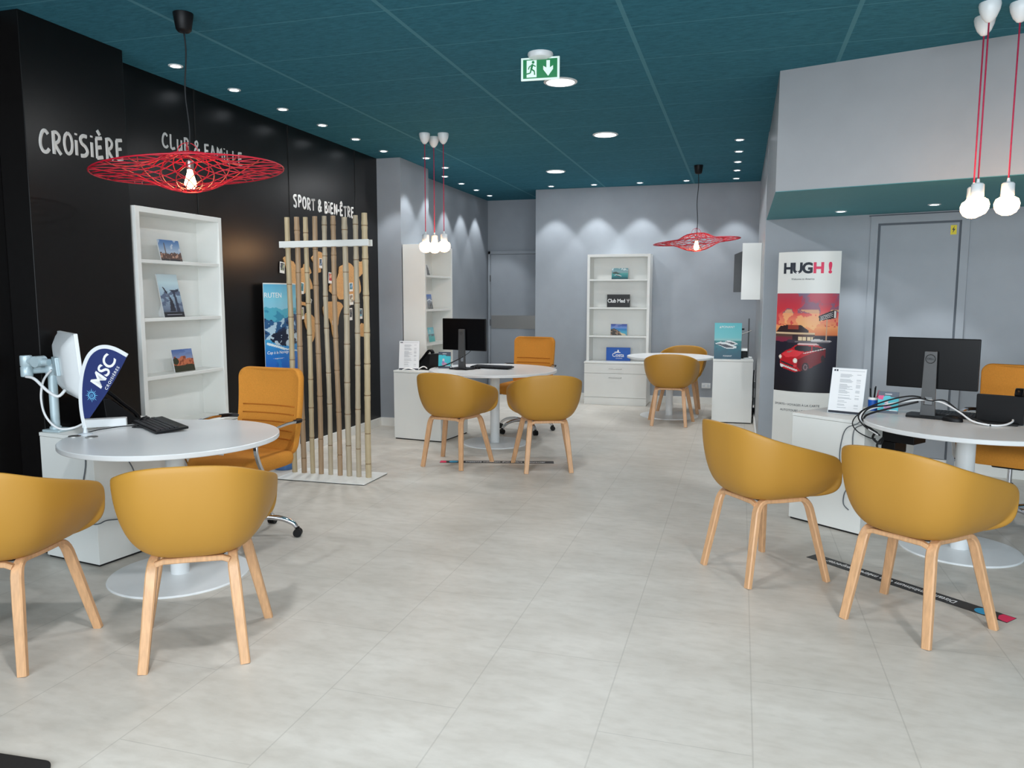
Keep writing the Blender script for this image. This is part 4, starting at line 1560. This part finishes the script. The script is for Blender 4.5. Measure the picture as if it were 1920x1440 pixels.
# price sheets in acrylic stands
def make_sheet(label, loc, rz, th):
    w_, h_ = .215, .300
    t = thing('price_sheet', label, 'sign', loc, rz, 'price sheets in acrylic stands')
    c, s = math.cos(th), math.sin(th)
    MB().prism([(0, 0), (h_ * s, h_ * c), (h_ * s + .004, h_ * c), (.004, 0)], -w_ / 2, w_ / 2, 'yz').build('acrylic_panel', M['acrylic_edge'], t)
    MB().prism([(.004, 0), (.004, .004), (.10, .003), (.10, 0)], -w_ / 2, w_ / 2, 'yz').build('acrylic_foot', M['acrylic_edge'], t)

    def P(u, v, d=.0008):
        return ((u - .5) * w_, v * h_ * s - d, v * h_ * c)
    b = MB()
    b._f([b._v(P(u, v)) for u, v in ((.01, .01), (.99, .01), (.99, .99), (.01, .99))])
    sh = b.build('paper_sheet', M['paper'], t)

    def bar(bb, u0, u1, v0, v1):
        bb._f([bb._v(P(u, v, .0014)) for u, v in ((u0, v0), (u1, v0), (u1, v1), (u0, v1))])
    k = MB()
    bar(k, .02, .98, .012, .062)
    bar(k, .06, .11, .925, .965)
    bar(k, .13, .18, .925, .965)
    k.build('printed_bars', M['ink'], sh, weld=False)
    g = MB()
    bar(g, .22, .95, .938, .944)
    r = random.Random(5)
    v = .86
    while v > .12:
        u1 = r.uniform(.45, .66)
        bar(g, .26, u1, v, v + .007)
        if r.random() < .75:
            bar(g, .74, .86, v, v + .007)
        v -= r.choice((.020, .020, .028, .05))
    g.build('printed_lines', M['ink_grey'], sh, weld=False)
    return t


make_sheet('white price sheet in a stand on the middle desk pedestal', (-3.245, 7.255, PZ), math.radians(6), .13)
make_sheet('white price sheet in a stand on pedestal by the red car banner', (.665, 5.345, PZ), math.radians(-24), .22)

# pen holder behind the right price sheet
ph_ = thing('pen_holder', 'blue and pink pen holder with black pens behind the right price sheet', 'pen holder', (.835, 5.375, TZ), 0)
MB().lathe([(.028, 0), (.030, .075), (.027, .075), (.026, .006)], 20).build('cup', M['blue_card'], ph_, smooth=40)
MB().lathe([(.0302, .07), (.0306, .085), (.0268, .085)], 20, cap=False).build('cup_rim', M['ink_white'], ph_)
for dx, dy, h_, m_ in ((.008, .006, .155, 'black_plastic'), (-.010, .004, .140, 'black_plastic'), (.004, -.010, .150, 'black_gloss'), (.018, -.002, .13, 'ink_pink')):
    MB().cyl((dx * .5, dy * .5, .008), (dx * 1.8, dy * 1.8, h_), .0042, n=8).build('pen', M[m_], ph_, smooth=40)

# ------------------------------------------------------------------ white monitor on a pole arm at the left desk
ma = thing('monitor_arm', 'pale grey monitor arm clamped on the left front pedestal', 'monitor arm', (-3.665, 3.375, PZ), 0)
MB().span(-.045, .075, -.05, .06, 0, .012).build('clamp_plate', M['pale_arm'], ma, bevel=.004)
MB().lathe([(.030, .012), (.030, .024), (.0235, .028), (.0235, .400), (.020, .404)], 24).build('pole', M['pale_arm'], ma, smooth=40)
MB().lathe([(.031, .315), (.033, .32), (.033, .372), (.031, .378)], 24).build('collar', M['pale_arm'], ma, smooth=40)
MB().tube([(-.01, .0, .345), (-.055, -.100, .345)], .018, 12).build('lower_arm', M['pale_arm'], ma, smooth=40)
MB().lathe([(.028, .315), (.030, .32), (.030, .365), (.026, .370), (.030, .375), (.030, .425), (.028, .43)], 24, (-.055, -.110, 0)).build('elbow_joint', M['pale_arm'], ma, smooth=40)
MB().tube([(-.055, -.110, .40), (.04, -.115, .40), (.10, -.108, .395)], .019, 12).build('upper_arm', M['pale_arm'], ma, smooth=40)
MB().cyl((.04, -.145, .40), (.04, -.085, .40), .030, n=20).build('tilt_joint', M['pale_arm'], ma, smooth=40)

wmn = thing('desktop_monitor', 'white desktop monitor on the arm at left, seen almost edge on', 'monitor', (-3.50, 3.325, PZ + .378), math.radians(-34))
# width runs along local x (151 deg), the screen faces local -y turned into the room
Wm, Hm = .46, .355
R = Matrix.Rotation(math.radians(-3), 3, 'X')


def RM(bm_):
    return Matrix.Rotation(math.radians(4), 4, 'X')


MB().box((0, .018, 0), (Wm, .020, Hm)).build('bezel', M['white_plastic'], wmn, bevel=.004, xf=RM(0))
bb = MB()
bb.rings([[(x, d, z) for x, z in rounded_rect(w1, h1, .03)] for w1, h1, d in ((Wm - .01, Hm - .01, .008), (Wm - .06, Hm - .05, -.012), (Wm - .16, Hm - .13, -.040), (Wm - .24, Hm - .20, -.046))])
bb.build('rear_shell', M['white_plastic'], wmn, smooth=30, xf=RM(0))
MB().box((0, .0285, 0), (Wm - .04, .002, Hm - .045)).build('screen', M['screen'], wmn, xf=RM(0))
MB().box((0, -.056, 0), (.10, .020, .10)).build('mounting_plate', M['pale_arm'], wmn, bevel=.004, xf=RM(0))

# ------------------------------------------------------------------ feather flag
fl = thing('table_flag', 'blue MSC feather flag with white pole on the left desk', 'flag', (-3.285, 3.205, TZ), math.radians(9))
MB().lathe([(.036, 0), (.036, .004), (.012, .010), (.008, .03), (.006, .045)], 24).build('suction_base', M['acrylic_edge'], fl, smooth=40)
PL = [(0, .03), (-.012, .10), (-.016, .18), (-.008, .27), (.012, .35), (.045, .415), (.090, .452), (.140, .463), (.195, .452), (.250, .425), (.262, .418)]
po = smooth_path([(x, 0, z) for x, z in PL], 5)
MB().strip(po, (0, 1, 0), .006, .020).build('flag_pole', M['white_plastic'], fl, smooth=40)
ed = [(p.x, p.z) for p in po if p.z > .075 or p.x > .1]
cl = MB()
outer = [(x, z) for x, z in ed] + [(.235, .372), (.19, .30), (.13, .215), (.075, .145), (.03, .088)]
cl.prism(outer, -.0012, .0012, 'xz')
cloth = cl.build('flag_cloth', M['navy_cloth'], fl)
an = math.radians(57)


def fl_text(s, size, px_, pz_, bold=0, sp=1.0, m='ink_white', sx=1.0):
    return text_obj(s, size, M[m], cloth, (px_, -.0022, pz_), rot=(PI / 2, -an, 0), bold=bold, name='lettering', spacing=sp, sx=sx)


fl_text('MSC', .098, .128, .335, .0016, .98)
fl_text('CROISIÈRES', .022, .172, .300, 0, 1.25, sx=1.05)
su = MB()
cx, cz = .050, .208
for k in range(16):
    a = 2 * PI * k / 16
    r1 = .036 if k % 2 == 0 else .028
    su.prism([(cx + .019 * math.cos(a - .10), cz + .019 * math.sin(a - .10)), (cx + r1 * math.cos(a), cz + r1 * math.sin(a)), (cx + .019 * math.cos(a + .10), cz + .019 * math.sin(a + .10))], -.0024, -.0012, 'xz')
su.tube([(cx + .016 * math.cos(a), -.002, cz + .016 * math.sin(a)) for a in np.linspace(0, 2 * PI, 25)[:-1]], .0018, 6, closed=True)
su.tube([(cx - .006, -.002, cz - .008), (cx - .002, -.002, cz + .008)], .0016, 6)
su.tube([(cx + .002, -.002, cz - .009), (cx + .007, -.002, cz + .007)], .0016, 6)
su.build('sun_emblem', M['sky_ink'], cloth, weld=False)

# white power box and cable bits on the left desk
wb_ = thing('power_box', 'small white power box behind the foot of the blue flag', 'power box', (-3.385, 3.44, TZ), math.radians(38))
MB().span(-.11, .11, -.03, .03, 0, .045).build('box_body', M['white_plastic'], wb_, bevel=.004)
gm = thing('desk_grommets', 'two metal cable grommets set in the left desk top', 'grommet', (-3.24, 3.13, TZ), 0)
for dx, dy in ((-.05, .01), (.05, .02)):
    MB().lathe([(.0001, 0), (.030, 0), (.030, .003), (.0001, .003)], 24, (dx, dy, 0)).build('grommet_cap', M['steel'], gm, smooth=30)

# ------------------------------------------------------------------ cables
def cable(label, pts, r, m, group=None, name='cable'):
    o = MB().tube(smooth_path(pts, 6), r, 8).build(name, M[m], None, smooth=True)
    return tag(o, label, 'cable', group)


cable('white cable looping behind the pole of the left monitor arm', [(-3.62, 3.33, 1.06), (-3.675, 3.325, 1.0), (-3.70, 3.325, .90), (-3.675, 3.325, .80), (-3.61, 3.34, .735), (-3.54, 3.38, .735), (-3.47, 3.42, .775), (-3.44, 3.43, .775)], .006, 'white_cord')
cable('thick white cable hanging from the back of the left white monitor', [(-3.70, 3.24, 1.03), (-3.63, 3.23, 1.02), (-3.55, 3.23, .96), (-3.49, 3.24, .93), (-3.48, 3.28, .96)], .008, 'white_cord')
cable('thin dark cord lying across the left desk to the keyboard', [(-3.30, 3.21, .745), (-3.31, 3.33, .745), (-3.27, 3.45, .745), (-3.20, 3.50, .745), (-3.20, 3.44, .745), (-3.12, 3.45, .745)], .003, 'black_cord')


def on_ped1(s, z, off=.004, side=0):
    """point just in front of the left pedestal: side 0 = front, 1 = right end"""
    a = math.radians(-8)
    ux, uy = math.cos(a), math.sin(a)
    if side == 0:
        lx, ly = s, -off - .002
    else:
        lx, ly = .425 + off + .002, s
    return (-3.712 + lx * ux - ly * uy, 3.310 + lx * uy + ly * ux, z)


cable('grey cord hanging in a loop on the white pedestal of left front desk', [on_ped1(.19, .24, .012, 1), on_ped1(.19, .70, .012, 1)][1:] + [on_ped1(.145, .62, .02, 1), on_ped1(.21, .54, .012, 1), on_ped1(.24, .47, .012, 1), on_ped1(.25, .40, .012, 1), on_ped1(.27, .34, .012, 1), on_ped1(.29, .38, .012, 1), on_ped1(.27, .43, .018, 1), on_ped1(.23, .43, .022, 1), on_ped1(.20, .37, .012, 1), on_ped1(.22, .29, .012, 1), on_ped1(.235, .245, .012, 1), on_ped1(.15, .235, .012, 1), on_ped1(.05, .25, .012, 1), on_ped1(.0, .245, .014, 1), on_ped1(.40, .245, .012, 0), on_ped1(.36, .29, .008, 0), on_ped1(.33, .40, .006, 0), on_ped1(.37, .55, .006, 0), on_ped1(.372, .62, .006, 0), on_ped1(.365, .70, .006, 0)], .0032, 'grey_cord')

WC = [(.80, 4.90, .66), (.725, 4.975, .705), (.715, 5.01, .755), (.765, 5.06, .785), (.88, 5.115, .815), (1.02, 5.14, .842), (1.11, 5.148, .846), (1.18, 5.12, .836), (1.25, 5.03, .795), (1.30, 4.955, .757), (1.37, 4.90, .747), (1.44, 4.905, .748), (1.50, 4.955, .762), (1.515, 5.01, .776)]
cable('white cable arching from the desk edge past the monitor to the right phone', WC, .0055, 'white_cord')
cable('black cable twisted along the white cable on the right desk', [(x + .008, y - .006, z + (.010 if i % 2 else -.006) + .004) for i, (x, y, z) in enumerate(WC[:11])], .0045, 'black_cord')
cable('black cable above the white cable arching to the monitor stand', [(.79, 4.92, .66), (.72, 4.97, .71), (.705, 5.02, .76), (.77, 5.075, .800), (.90, 5.13, .845), (1.02, 5.165, .866), (1.10, 5.185, .850)], .0045, 'black_cord')
cable('black cable lying lower in the bundle over the right desk edge', [(.795, 4.91, .67), (.74, 4.96, .705), (.735, 5.0, .748), (.80, 5.07, .770), (.92, 5.115, .800), (1.05, 5.14, .835)], .006, 'black_cord')
cable('black cable drooping in front of the white right desk pedestal', [(.80, 4.99, .62), (.76, 4.97, .63), (.70, 4.985, .66), (.672, 5.01, .70), (.69, 5.04, .74), (.73, 5.05, .772)], .0035, 'black_cord')


def on_ped4(s, z, off=.006):
    a = math.radians(-37)
    return (.352 + s * math.cos(a) + off * math.sin(a), 5.335 + s * math.sin(a) - off * math.cos(a), z)


cable('thin grey cord hanging down the front of the right desk pedestal', [(.735, 5.035, .735), (.70, 5.03, .70), on_ped4(.385, .66, .015), on_ped4(.352, .58), on_ped4(.345, .46), on_ped4(.385, .36), on_ped4(.405, .30), on_ped4(.385, .24), on_ped4(.385, .18), on_ped4(.42, .15)], .003, 'grey_cord')
cable('second thin grey cord on the right desk pedestal, nearer its corner', [(.745, 5.025, .70), on_ped4(.435, .66, .012), on_ped4(.425, .55), on_ped4(.44, .44), on_ped4(.43, .36)], .003, 'grey_cord')
cable('black cable from the monitor stand to the leaflet on middle desk', [(-2.62, 7.235, .88), (-2.70, 7.215, .835), (-2.80, 7.225, .79), (-2.87, 7.24, .765), (-2.95, 7.26, .752)], .0055, 'black_cord')
cable('thin black cable curling behind the monitor on the middle desk', [(-2.56, 7.29, .95), (-2.60, 7.26, .90), (-2.66, 7.215, .855), (-2.75, 7.19, .80), (-2.72, 7.16, .748), (-2.62, 7.14, .745)], .0028, 'black_cord')
cable('white cable lying in loops in front of the middle desk phone', [(-3.30, 7.22, .716), (-3.24, 7.235, .735), (-3.17, 7.27, .716), (-3.10, 7.30, .75), (-3.05, 7.33, .72), (-2.99, 7.35, .735), (-2.97, 7.36, .72)], .006, 'white_cord')
cable('black cord hanging over the edge of the middle desk pedestal', [(-3.02, 7.35, .72), (-2.99, 7.27, .726), (-2.965, 7.215, .722), (-2.952, 7.16, .70), (-2.952, 7.145, .64), (-2.950, 7.145, .56)], .004, 'black_cord')

# bundle and black computer box under the right desk
pc = thing('computer_box', 'black computer box hung under the right desk top beside pedestal', 'computer', (.955, 5.205, .0), math.radians(-37))
MB().span(-.075, .13, -.05, .10, .575, .712).build('computer_case', M['black_plastic'], pc, bevel=.004)
MB().span(-.078, .02, -.055, .09, .50, .575).build('lower_box', M['black_gloss'], pc, bevel=.004)
cable('knot of black cables under the edge of the right desk', [(.80, 4.99, .66), (.79, 5.02, .62), (.83, 5.0, .59), (.85, 5.04, .62), (.82, 5.05, .57), (.845, 5.03, .52), (.86, 5.08, .50)], .007, 'black_cord')
ad_ = thing('power_adapter', 'small blue-black plug box under the left front desk', 'power adapter', (-3.10, 3.49, .0), math.radians(-9))
MB().span(-.03, .03, -.025, .025, .655, .714).build('adapter_body', M['black_plastic'], ad_, bevel=.003)
pp = thing('modesty_panel', 'white perforated steel panel under the left front desk top', 'panel', (-2.90, 3.56, 0), math.radians(-9))
MB().span(-.17, .22, -.004, .004, .600, .714).build('panel_sheet', M['white_metal'], pp, bevel=.001)
pr = MB()
for i in range(7):
    pr.lathe([(.004, 0), (.004, .0008)], 8, (-.13 + .05 * i, -.004, .685), axis='y')
pr.build('perforations', M['dark_gap'], pp)

# papers lying on the right desk
pt = thing('paper_stack', 'loose white papers under the keyboard on the right desk', 'papers', (1.42, 5.27, TZ), math.radians(20))
for i in range(3):
    MB().box((.01 * i, .006 * i, .0008 + .0012 * i), (.21, .297, .001), Matrix.Rotation(.12 * i, 3, 'Z')).build('paper_sheet', M['paper'], pt)

# ================================================================== BANNERS
def cv_car():
    c = Canvas(110, 160)
    c.grad(0, 1, [(0, (14, 15, 26)), (.30, (22, 22, 38)), (.575, (30, 28, 46)), (.58, (220, 120, 70)), (.66, (244, 160, 100)), (.74, (236, 130, 104)), (.84, (214, 58, 70)), (.93, (160, 70, 96)), (1, (122, 104, 130))])
    n = c.noise((5, 9), 11, 4)
    up = c.V > .66
    c.fill(up & (n > .56), (206, 52, 66), .7)
    c.fill((c.V > .80) & (n < .42), (120, 96, 124), .75)
    c.fill((c.V > .62) & (c.V < .84) & (n < .36), (250, 196, 130), .7)
    c.fill((c.V > .9) & (c.U > .5) & (n > .52), (186, 60, 84), .7)
    # diner
    c.poly([(0, .60), (.08, .665), (.2, .68), (.44, .68), (.56, .63), (.56, .60)], (48, 32, 36))
    c.rect(.22, .40, .635, .68, (150, 60, 46))
    c.rect(0, .66, .585, .605, (216, 186, 150)).rect(0, .66, .555, .588, (90, 66, 60))
    c.rect(.0, .30, .515, .56, (120, 52, 62)).rect(.40, .64, .525, .565, (232, 208, 170)).rect(.30, .40, .50, .58, (54, 40, 46))
    for u in (.46, .53, .60):
        c.rect(u, u + .012, .525, .57, (90, 66, 60))
    c.ell(.12, .53, .11, .022, (130, 40, 66)).ell(.30, .515, .10, .018, (60, 52, 66)).ell(.70, .528, .10, .014, (214, 208, 206)).ell(.84, .522, .08, .010, (186, 182, 184))
    c.rect(.35, .88, .508, .518, (120, 112, 116))
    # road sign
    c.poly([(.71, .775), (.93, .835), (.97, .83), (.97, .755), (.93, .75), (.72, .725)], (30, 26, 34))
    c.poly([(.935, .825), (.965, .825), (.965, .755), (.935, .757)], (226, 220, 216))
    for k in range(3):
        c.poly([(.735, .765 - .014 * k), (.915, .812 - .018 * k), (.915, .806 - .018 * k), (.735, .759 - .014 * k)], (206, 200, 200))
    c.rect(.825, .845, .53, .745, (206, 160, 130))
    # car
    red, dk, lt = (190, 18, 34), (118, 12, 26), (226, 56, 66)
    c.poly([(.12, .385), (.10, .345), (.10, .27), (.16, .235), (.36, .20), (.46, .215), (.62, .25), (.80, .33), (.84, .37), (.83, .44), (.74, .475), (.68, .492), (.42, .492), (.34, .47), (.30, .445), (.20, .42)], red)
    c.poly([(.40, .33), (.62, .40), (.84, .44), (.84, .36), (.78, .31), (.60, .245), (.46, .215), (.40, .26)], dk)
    c.poly([(.34, .452), (.40, .478), (.62, .470), (.62, .425), (.52, .414), (.36, .425)], (34, 26, 34))
    c.poly([(.635, .470), (.80, .452), (.82, .43), (.68, .415), (.635, .424)], (44, 34, 42))
    c.poly([(.38, .488), (.42, .500), (.68, .502), (.74, .485), (.66, .478), (.42, .482)], (222, 190, 190))
    c.poly([(.12, .385), (.30, .43), (.50, .41), (.40, .36), (.20, .35)], lt)
    c.poly([(.2, .405), (.34, .425), (.26, .40)], (150, 128, 120))
    c.line(.50, .395, .83, .448, .006, (232, 210, 208), 1.45)
    c.poly([(.11, .315), (.36, .265), (.37, .245), (.12, .295)], (44, 40, 46))
    c.line(.11, .272, .40, .218, .013, (214, 208, 206), 1.45)
    c.ell(.135, .262, .03, .016, (232, 228, 226)).ell(.10, .352, .026, .022, (226, 206, 190)).ell(.10, .352, .014, .012, (250, 240, 230))
    c.ell(.365, .318, .036, .027, (236, 226, 214)).ell(.365, .318, .02, .015, (250, 248, 240))
    c.ell(.365, .265, .03, .014, (214, 60, 66))
    c.ell(.535, .255, .055, .048, (40, 30, 38)).ell(.535, .255, .035, .032, (130, 100, 106)).ell(.535, .255, .02, .018, (60, 40, 48))
    c.ell(.80, .345, .03, .035, (40, 26, 34))
    return c


def make_totem(name, label, cat, loc, rz, W, H, bulge, colr):
    t = thing(name, label, cat, loc, rz)

    def S(x, z, d=0.0):
        # shallow arc bulging towards local -y
        y = -bulge * (1 - (x / (W / 2)) ** 2)
        nx = -2 * bulge * x / (W / 2) ** 2
        return (x, y - d, z)
    xs = np.linspace(-W / 2, W / 2, 25)
    outer = [(x, S(x, 0)[1]) for x in xs] + [(x, -S(x, 0)[1]) for x in xs[::-1][1:-1]]
    MB().prism(outer, 0.0, H, 'xy').build('banner_body', M['white_melamine'], t, smooth=30)
    return t, S


HW, HH = .505, 1.845
hb_, HS = make_totem('banner_totem', 'tall curved banner with HUGH! lettering above a red car picture', 'banner', (.545, 7.06, 0), math.radians(-15), HW, HH, .075, None)
PV0, PV1 = .655, 1.495
print_obj('printed_picture', cv_car(), lambda u, v: HS((u - .5) * HW * .995, PV0 + (PV1 - PV0) * v, .0015), hb_)


def bend_text(o, S, d):
    for v in o.data.vertices:
        p = S(v.co.x, v.co.z, d - (v.co.y))
        v.co = Vector(p)
    return o


for s, x, m_, bo in (('H', -.148, 'ink', .005), ('U', -.067, 'ink', .005), ('G', .014, 'ink', .005), ('H', .101, 'ink_pink', .005), ('!', .188, 'ink_pink', .006)):
    bend_text(text_obj(s, .120, M[m_], hb_, (x - .012, 0, 1.703), bold=bo, depth=.0004), HS, .0022)
bend_text(text_obj('Welcome to America', .0215, M['ink'], hb_, (-.035, 0, 1.615), depth=.0003), HS, .0018)
sta = MB()
sta.prism([(-.079 + (.017 if k % 2 == 0 else .007) * math.sin(2 * PI * k / 10), 1.668 + (.017 if k % 2 == 0 else .007) * math.cos(2 * PI * k / 10)) for k in range(10)], -.0002, .0002, 'xz')
bend_text(sta.build('star_mark', M['ink_white'], hb_), HS, .0032)
bend_text(text_obj('SPORTS • VOYAGES À LA CARTE', .026, M['ink'], hb_, (-.045, 0, .540), depth=.0003), HS, .0018)
bend_text(text_obj('AUTOTOURS • COMBINÉS', .026, M['ink'], hb_, (-.03, 0, .490), depth=.0003), HS, .0018)


def cv_fjord():
    c = Canvas(64, 150)
    c.grad(0, 1, [(0, (20, 60, 150)), (.12, (26, 90, 190)), (.30, (36, 120, 205)), (.46, (70, 170, 215)), (.72, (150, 205, 228)), (.86, (130, 205, 228)), (1, (96, 178, 214))])
    n = c.noise((6, 14), 21, 4)
    ridge = .735 + .05 * c.noise((7, 2), 4)
    c.fill((c.V < ridge) & (c.V > .60), (84, 176, 200))
    c.fill((c.V < ridge - .03) & (c.V > .56) & (n > .5), (60, 146, 180))
    r2 = .62 + .07 * np.abs(c.U - .2) + .05 * c.noise((6, 2), 9)
    c.fill((c.V < r2) & (c.V > .46), (42, 92, 140))
    c.fill((c.V < r2) & (c.V > .46) & (n > .52), (180, 210, 228))
    c.fill((c.V < r2) & (c.V > .46) & (n < .34), (24, 46, 84))
    isl = ((c.U - .62) / .5) ** 2 + ((c.V - .47) / .09) ** 2 < 1 + .5 * (n - .5)
    c.fill(isl, (22, 34, 58))
    c.fill(isl & (c.noise((12, 26), 5) > .56), (190, 210, 222))
    c.line(.05, .42, .45, .36, .022, (226, 240, 246), 2.0)
    c.line(.45, .36, 1.0, .325, .014, (226, 240, 246), 2.0)
    c.fill((c.V < .32) & (n > .62), (40, 140, 214), .6)
    c.poly([(.3, .13), (.55, .145), (.75, .135), (.8, .115), (.5, .105), (.35, .11)], (226, 236, 244))
    return c


nb, NS = make_totem('banner_totem', 'blue fjord banner with Norway lettering behind the bamboo screen', 'banner', (-3.822, 5.865, 0), math.radians(84), .43, 1.575, .05, None)
print_obj('printed_picture', cv_fjord(), lambda u, v: NS((u - .5) * .43 * .99, .70 + .865 * v, .0015), nb)
bend_text(text_obj('RUTEN', .060, M['ink_white'], nb, (-.125, 0, 1.470), depth=.0003, sx=.9), lambda x, z, d: NS(max(-.213, x), z, d), .0022)
bend_text(text_obj('Cap à la Norvège', .036, M['ink_white'], nb, (-.085, 0, .985), depth=.0003, shear=.15, sx=.9), NS, .0022)
bend_text(text_obj('•  voyages en mer  •', .014, M['ink_white'], nb, (-.09, 0, .935), depth=.0003), NS, .0022)

# poster on the back right pedestal
def cv_yachts():
    c = Canvas(50, 66)
    c.grad(0, 1, [(0, (14, 70, 92)), (.3, (20, 104, 122)), (.5, (36, 140, 140)), (.52, (150, 200, 200)), (.6, (110, 200, 206)), (1, (84, 190, 200))])
    c.fill((c.V < .5) & (c.noise((6, 8), 3) > .6), (22, 84, 102), .6)
    for ox, oy, k in ((0, 0, 1.0), (.34, .055, .62)):
        c.poly([(ox * 1.0 + .03 + 0 * k, .43 + oy), (ox + .03 + .45 * k, .43 + oy - .15 * k), (ox + .03 + .78 * k, .43 + oy - .13 * k), (ox + .03 + .80 * k, .43 + oy - .08 * k), (ox + .03 + .45 * k, .43 + oy + .03 * k), (ox + .03 + .2 * k, .43 + oy + .05 * k)], (226, 232, 234))
        c.poly([(ox + .06, .425 + oy), (ox + .03 + .45 * k, .43 + oy - .12 * k), (ox + .03 + .72 * k, .43 + oy - .10 * k), (ox + .03 + .40 * k, .43 + oy - .02 * k)], (60, 66, 78))
        c.poly([(ox + .03 + .35 * k, .43 + oy + .02 * k), (ox + .03 + .55 * k, .43 + oy - .01 * k), (ox + .03 + .7 * k, .43 + oy - .06 * k), (ox + .03 + .5 * k, .43 + oy - .05 * k)], (240, 244, 244))
    return c


ps_ = make_card('teal poster with two white motor yachts on the back right pedestal', (-.132, 9.335, .743), math.radians(1.5), .305, .420, cv_yachts(), .03, name='poster_stand', cat='poster', back='teal_card')
text_obj('PONANT', .036, M['ink_white'], ps_, (.0, .0062, .372), depth=.0003, name='lettering')
text_obj('PONANT', .024, M['ink_white'], ps_, (.0, -.0034, .035), depth=.0003, name='lettering')
MB().prism([(-.098, .36), (-.078, .36), (-.084, .374), (-.084, .388), (-.094, .372)], .0060, .0070, 'xz').build('sail_mark', M['ink_white'], ps_)
pg_ = thing('desk_lamp_stand', 'slim grey pole stand with small metal arm beside the teal poster', 'stand', (.098, 9.46, .743), 0)
MB().lathe([(.05, 0), (.05, .010), (.012, .014)], 20).build('stand_base', M['white_metal'], pg_, smooth=40)
MB().cyl((0, 0, .01), (0, 0, .47), .0075, n=10).build('pole', M['grey_plastic'], pg_, smooth=40)
MB().cyl((-.075, .0, .285), (.03, .0, .33), .008, n=10).build('arm', M['steel'], pg_, smooth=40)
MB().box((-.065, 0, .345), (.03, .03, .02)).build('arm_head', M['black_plastic'], pg_, bevel=.003)
gb = thing('card_terminal', 'small black and grey device behind the teal poster', 'device', (.052, 9.52, .743), 0)
MB().span(-.04, .04, -.05, .05, 0, .085).build('device_body', M['black_plastic'], gb, bevel=.006)
MB().span(-.045, .045, -.055, .055, .085, .125).build('device_top', M['steel'], gb, bevel=.006)

# wall box and dark panel on the side wall at the back
wbx = thing('wall_cabinet', 'white box mounted high on the side wall near the back right corner', 'wall box', (XR, 8.72, 1.435), 0)
MB().span(-.198, -.001, 0, .30, 0, .60).build('cabinet_body', M['white_melamine'], wbx, bevel=.002)
wsc = thing('wall_panel', 'dark grey panel sticking out from behind the white wall box', 'panel', (XR, 9.35, 1.52), 0)
MB().prism([(-.285, 0), (-.02, 0), (-.02, .48), (-.20, .465), (-.285, .43)], 0, .04, 'xz').build('panel_body', M['dark_screen_grey'], wsc, bevel=.003)
MB().span(-.03, 0, 0, .04, .10, .34).build('panel_bracket', M['grey_plastic'], wsc)
pj = thing('cable_outlets', 'stack of small sockets and cables beside the back right pedestal', 'sockets', (XR, 9.62, 0), 0)
for z, m_ in ((.10, 'black_plastic'), (.22, 'white_plastic'), (.42, 'white_plastic')):
    MB().span(-.028, -.001, -.04, .04, z - .04, z + .04).build('outlet', M[m_], pj, bevel=.003)
MB().tube(smooth_path([(-.022, -.05, .02), (-.024, -.045, .15), (-.020, -.05, .30), (-.024, -.05, .45), (-.02, -.05, .60)], 4), .006, 8).build('cable', M['black_cord'], pj, smooth=True)

# ================================================================== FLOOR STRIPS, BIN, MAT
def make_strip(label, a, c, txt):
    """a = end with the dots, c = other end; text reads from the side of the desk"""
    a, c = Vector(a), Vector(c)
    d = c - a
    ln = d.length
    t = thing('floor_strip', label, 'floor marking', ((a.x + c.x) / 2, (a.y + c.y) / 2, 0), math.atan2(d.y, d.x), 'black distance strips on the floor')
    MB().span(-ln / 2, ln / 2, -.046, .046, .0002, .0016).build('strip_film', M['strip_black'], t)
    text_obj(txt, .056, M['ink_white'], t, (.075, 0, .0018), rot=(0, 0, 0), depth=.0002, bold=.0006, sx=.74)
    dots = MB().lathe([(.0001, .0016), (.040, .0016), (.040, .0022), (.0001, .0022)], 28, (-ln / 2 + .12, 0, 0))
    dots.build('cyan_dot', M['cyan_ink'], t)
    MB().prism([(-ln / 2 + .001, -.041), (-ln / 2 + .055, -.041), (-ln / 2 + .060, -.01), (-ln / 2 + .045, .03), (-ln / 2 + .02, .041), (-ln / 2 + .001, .041)], .0016, .0021).build('pink_corner', M['ink_pink'], t)
    return t


make_strip('black distance strip on the floor under the right front tub chairs', (1.232, 3.880), (.433, 4.567), "Distance minimum d'un mètre à respecter")
make_strip('black distance strip on the floor under the middle desk tub chairs', (-2.525, 6.300), (-1.548, 6.562), "Distance minimum d'un mètre à respecter")

bn = thing('waste_bin', 'small round paper bin with blue picture between office chair and bamboo', 'bin', (-3.695, 5.66, 0), 0)
cb_ = Canvas(64, 24)
cb_.grad(0, 1, [(0, (66, 110, 168)), (.42, (92, 140, 196)), (.48, (190, 172, 168)), (.7, (206, 180, 170)), (.8, (140, 120, 128)), (1, (110, 100, 110))])
cb_.fill((cb_.V > .4) & (cb_.V < .75) & (cb_.noise((14, 5), 4) > .55), (226, 220, 216))
MB().lathe([(.080, 0), (.092, .245), (.086, .245), (.075, .006)], 32).build('bin_body', M['grey_card'], bn, smooth=40)
print_obj('printed_picture', cb_, lambda u, v: ((.0808 + .012 * v) * math.cos(2 * PI * u), (.0808 + .012 * v) * math.sin(2 * PI * u), .003 + .238 * v), bn)

fm = thing('floor_mat', 'black rubber mat at the lower left picture corner', 'mat', (-2.455, 1.295, 0), math.radians(4))
MB().prism(rounded_rect(.95, .90, .04), .0, .012).build('mat_sheet', M['mat_black'], fm, bevel=.003)
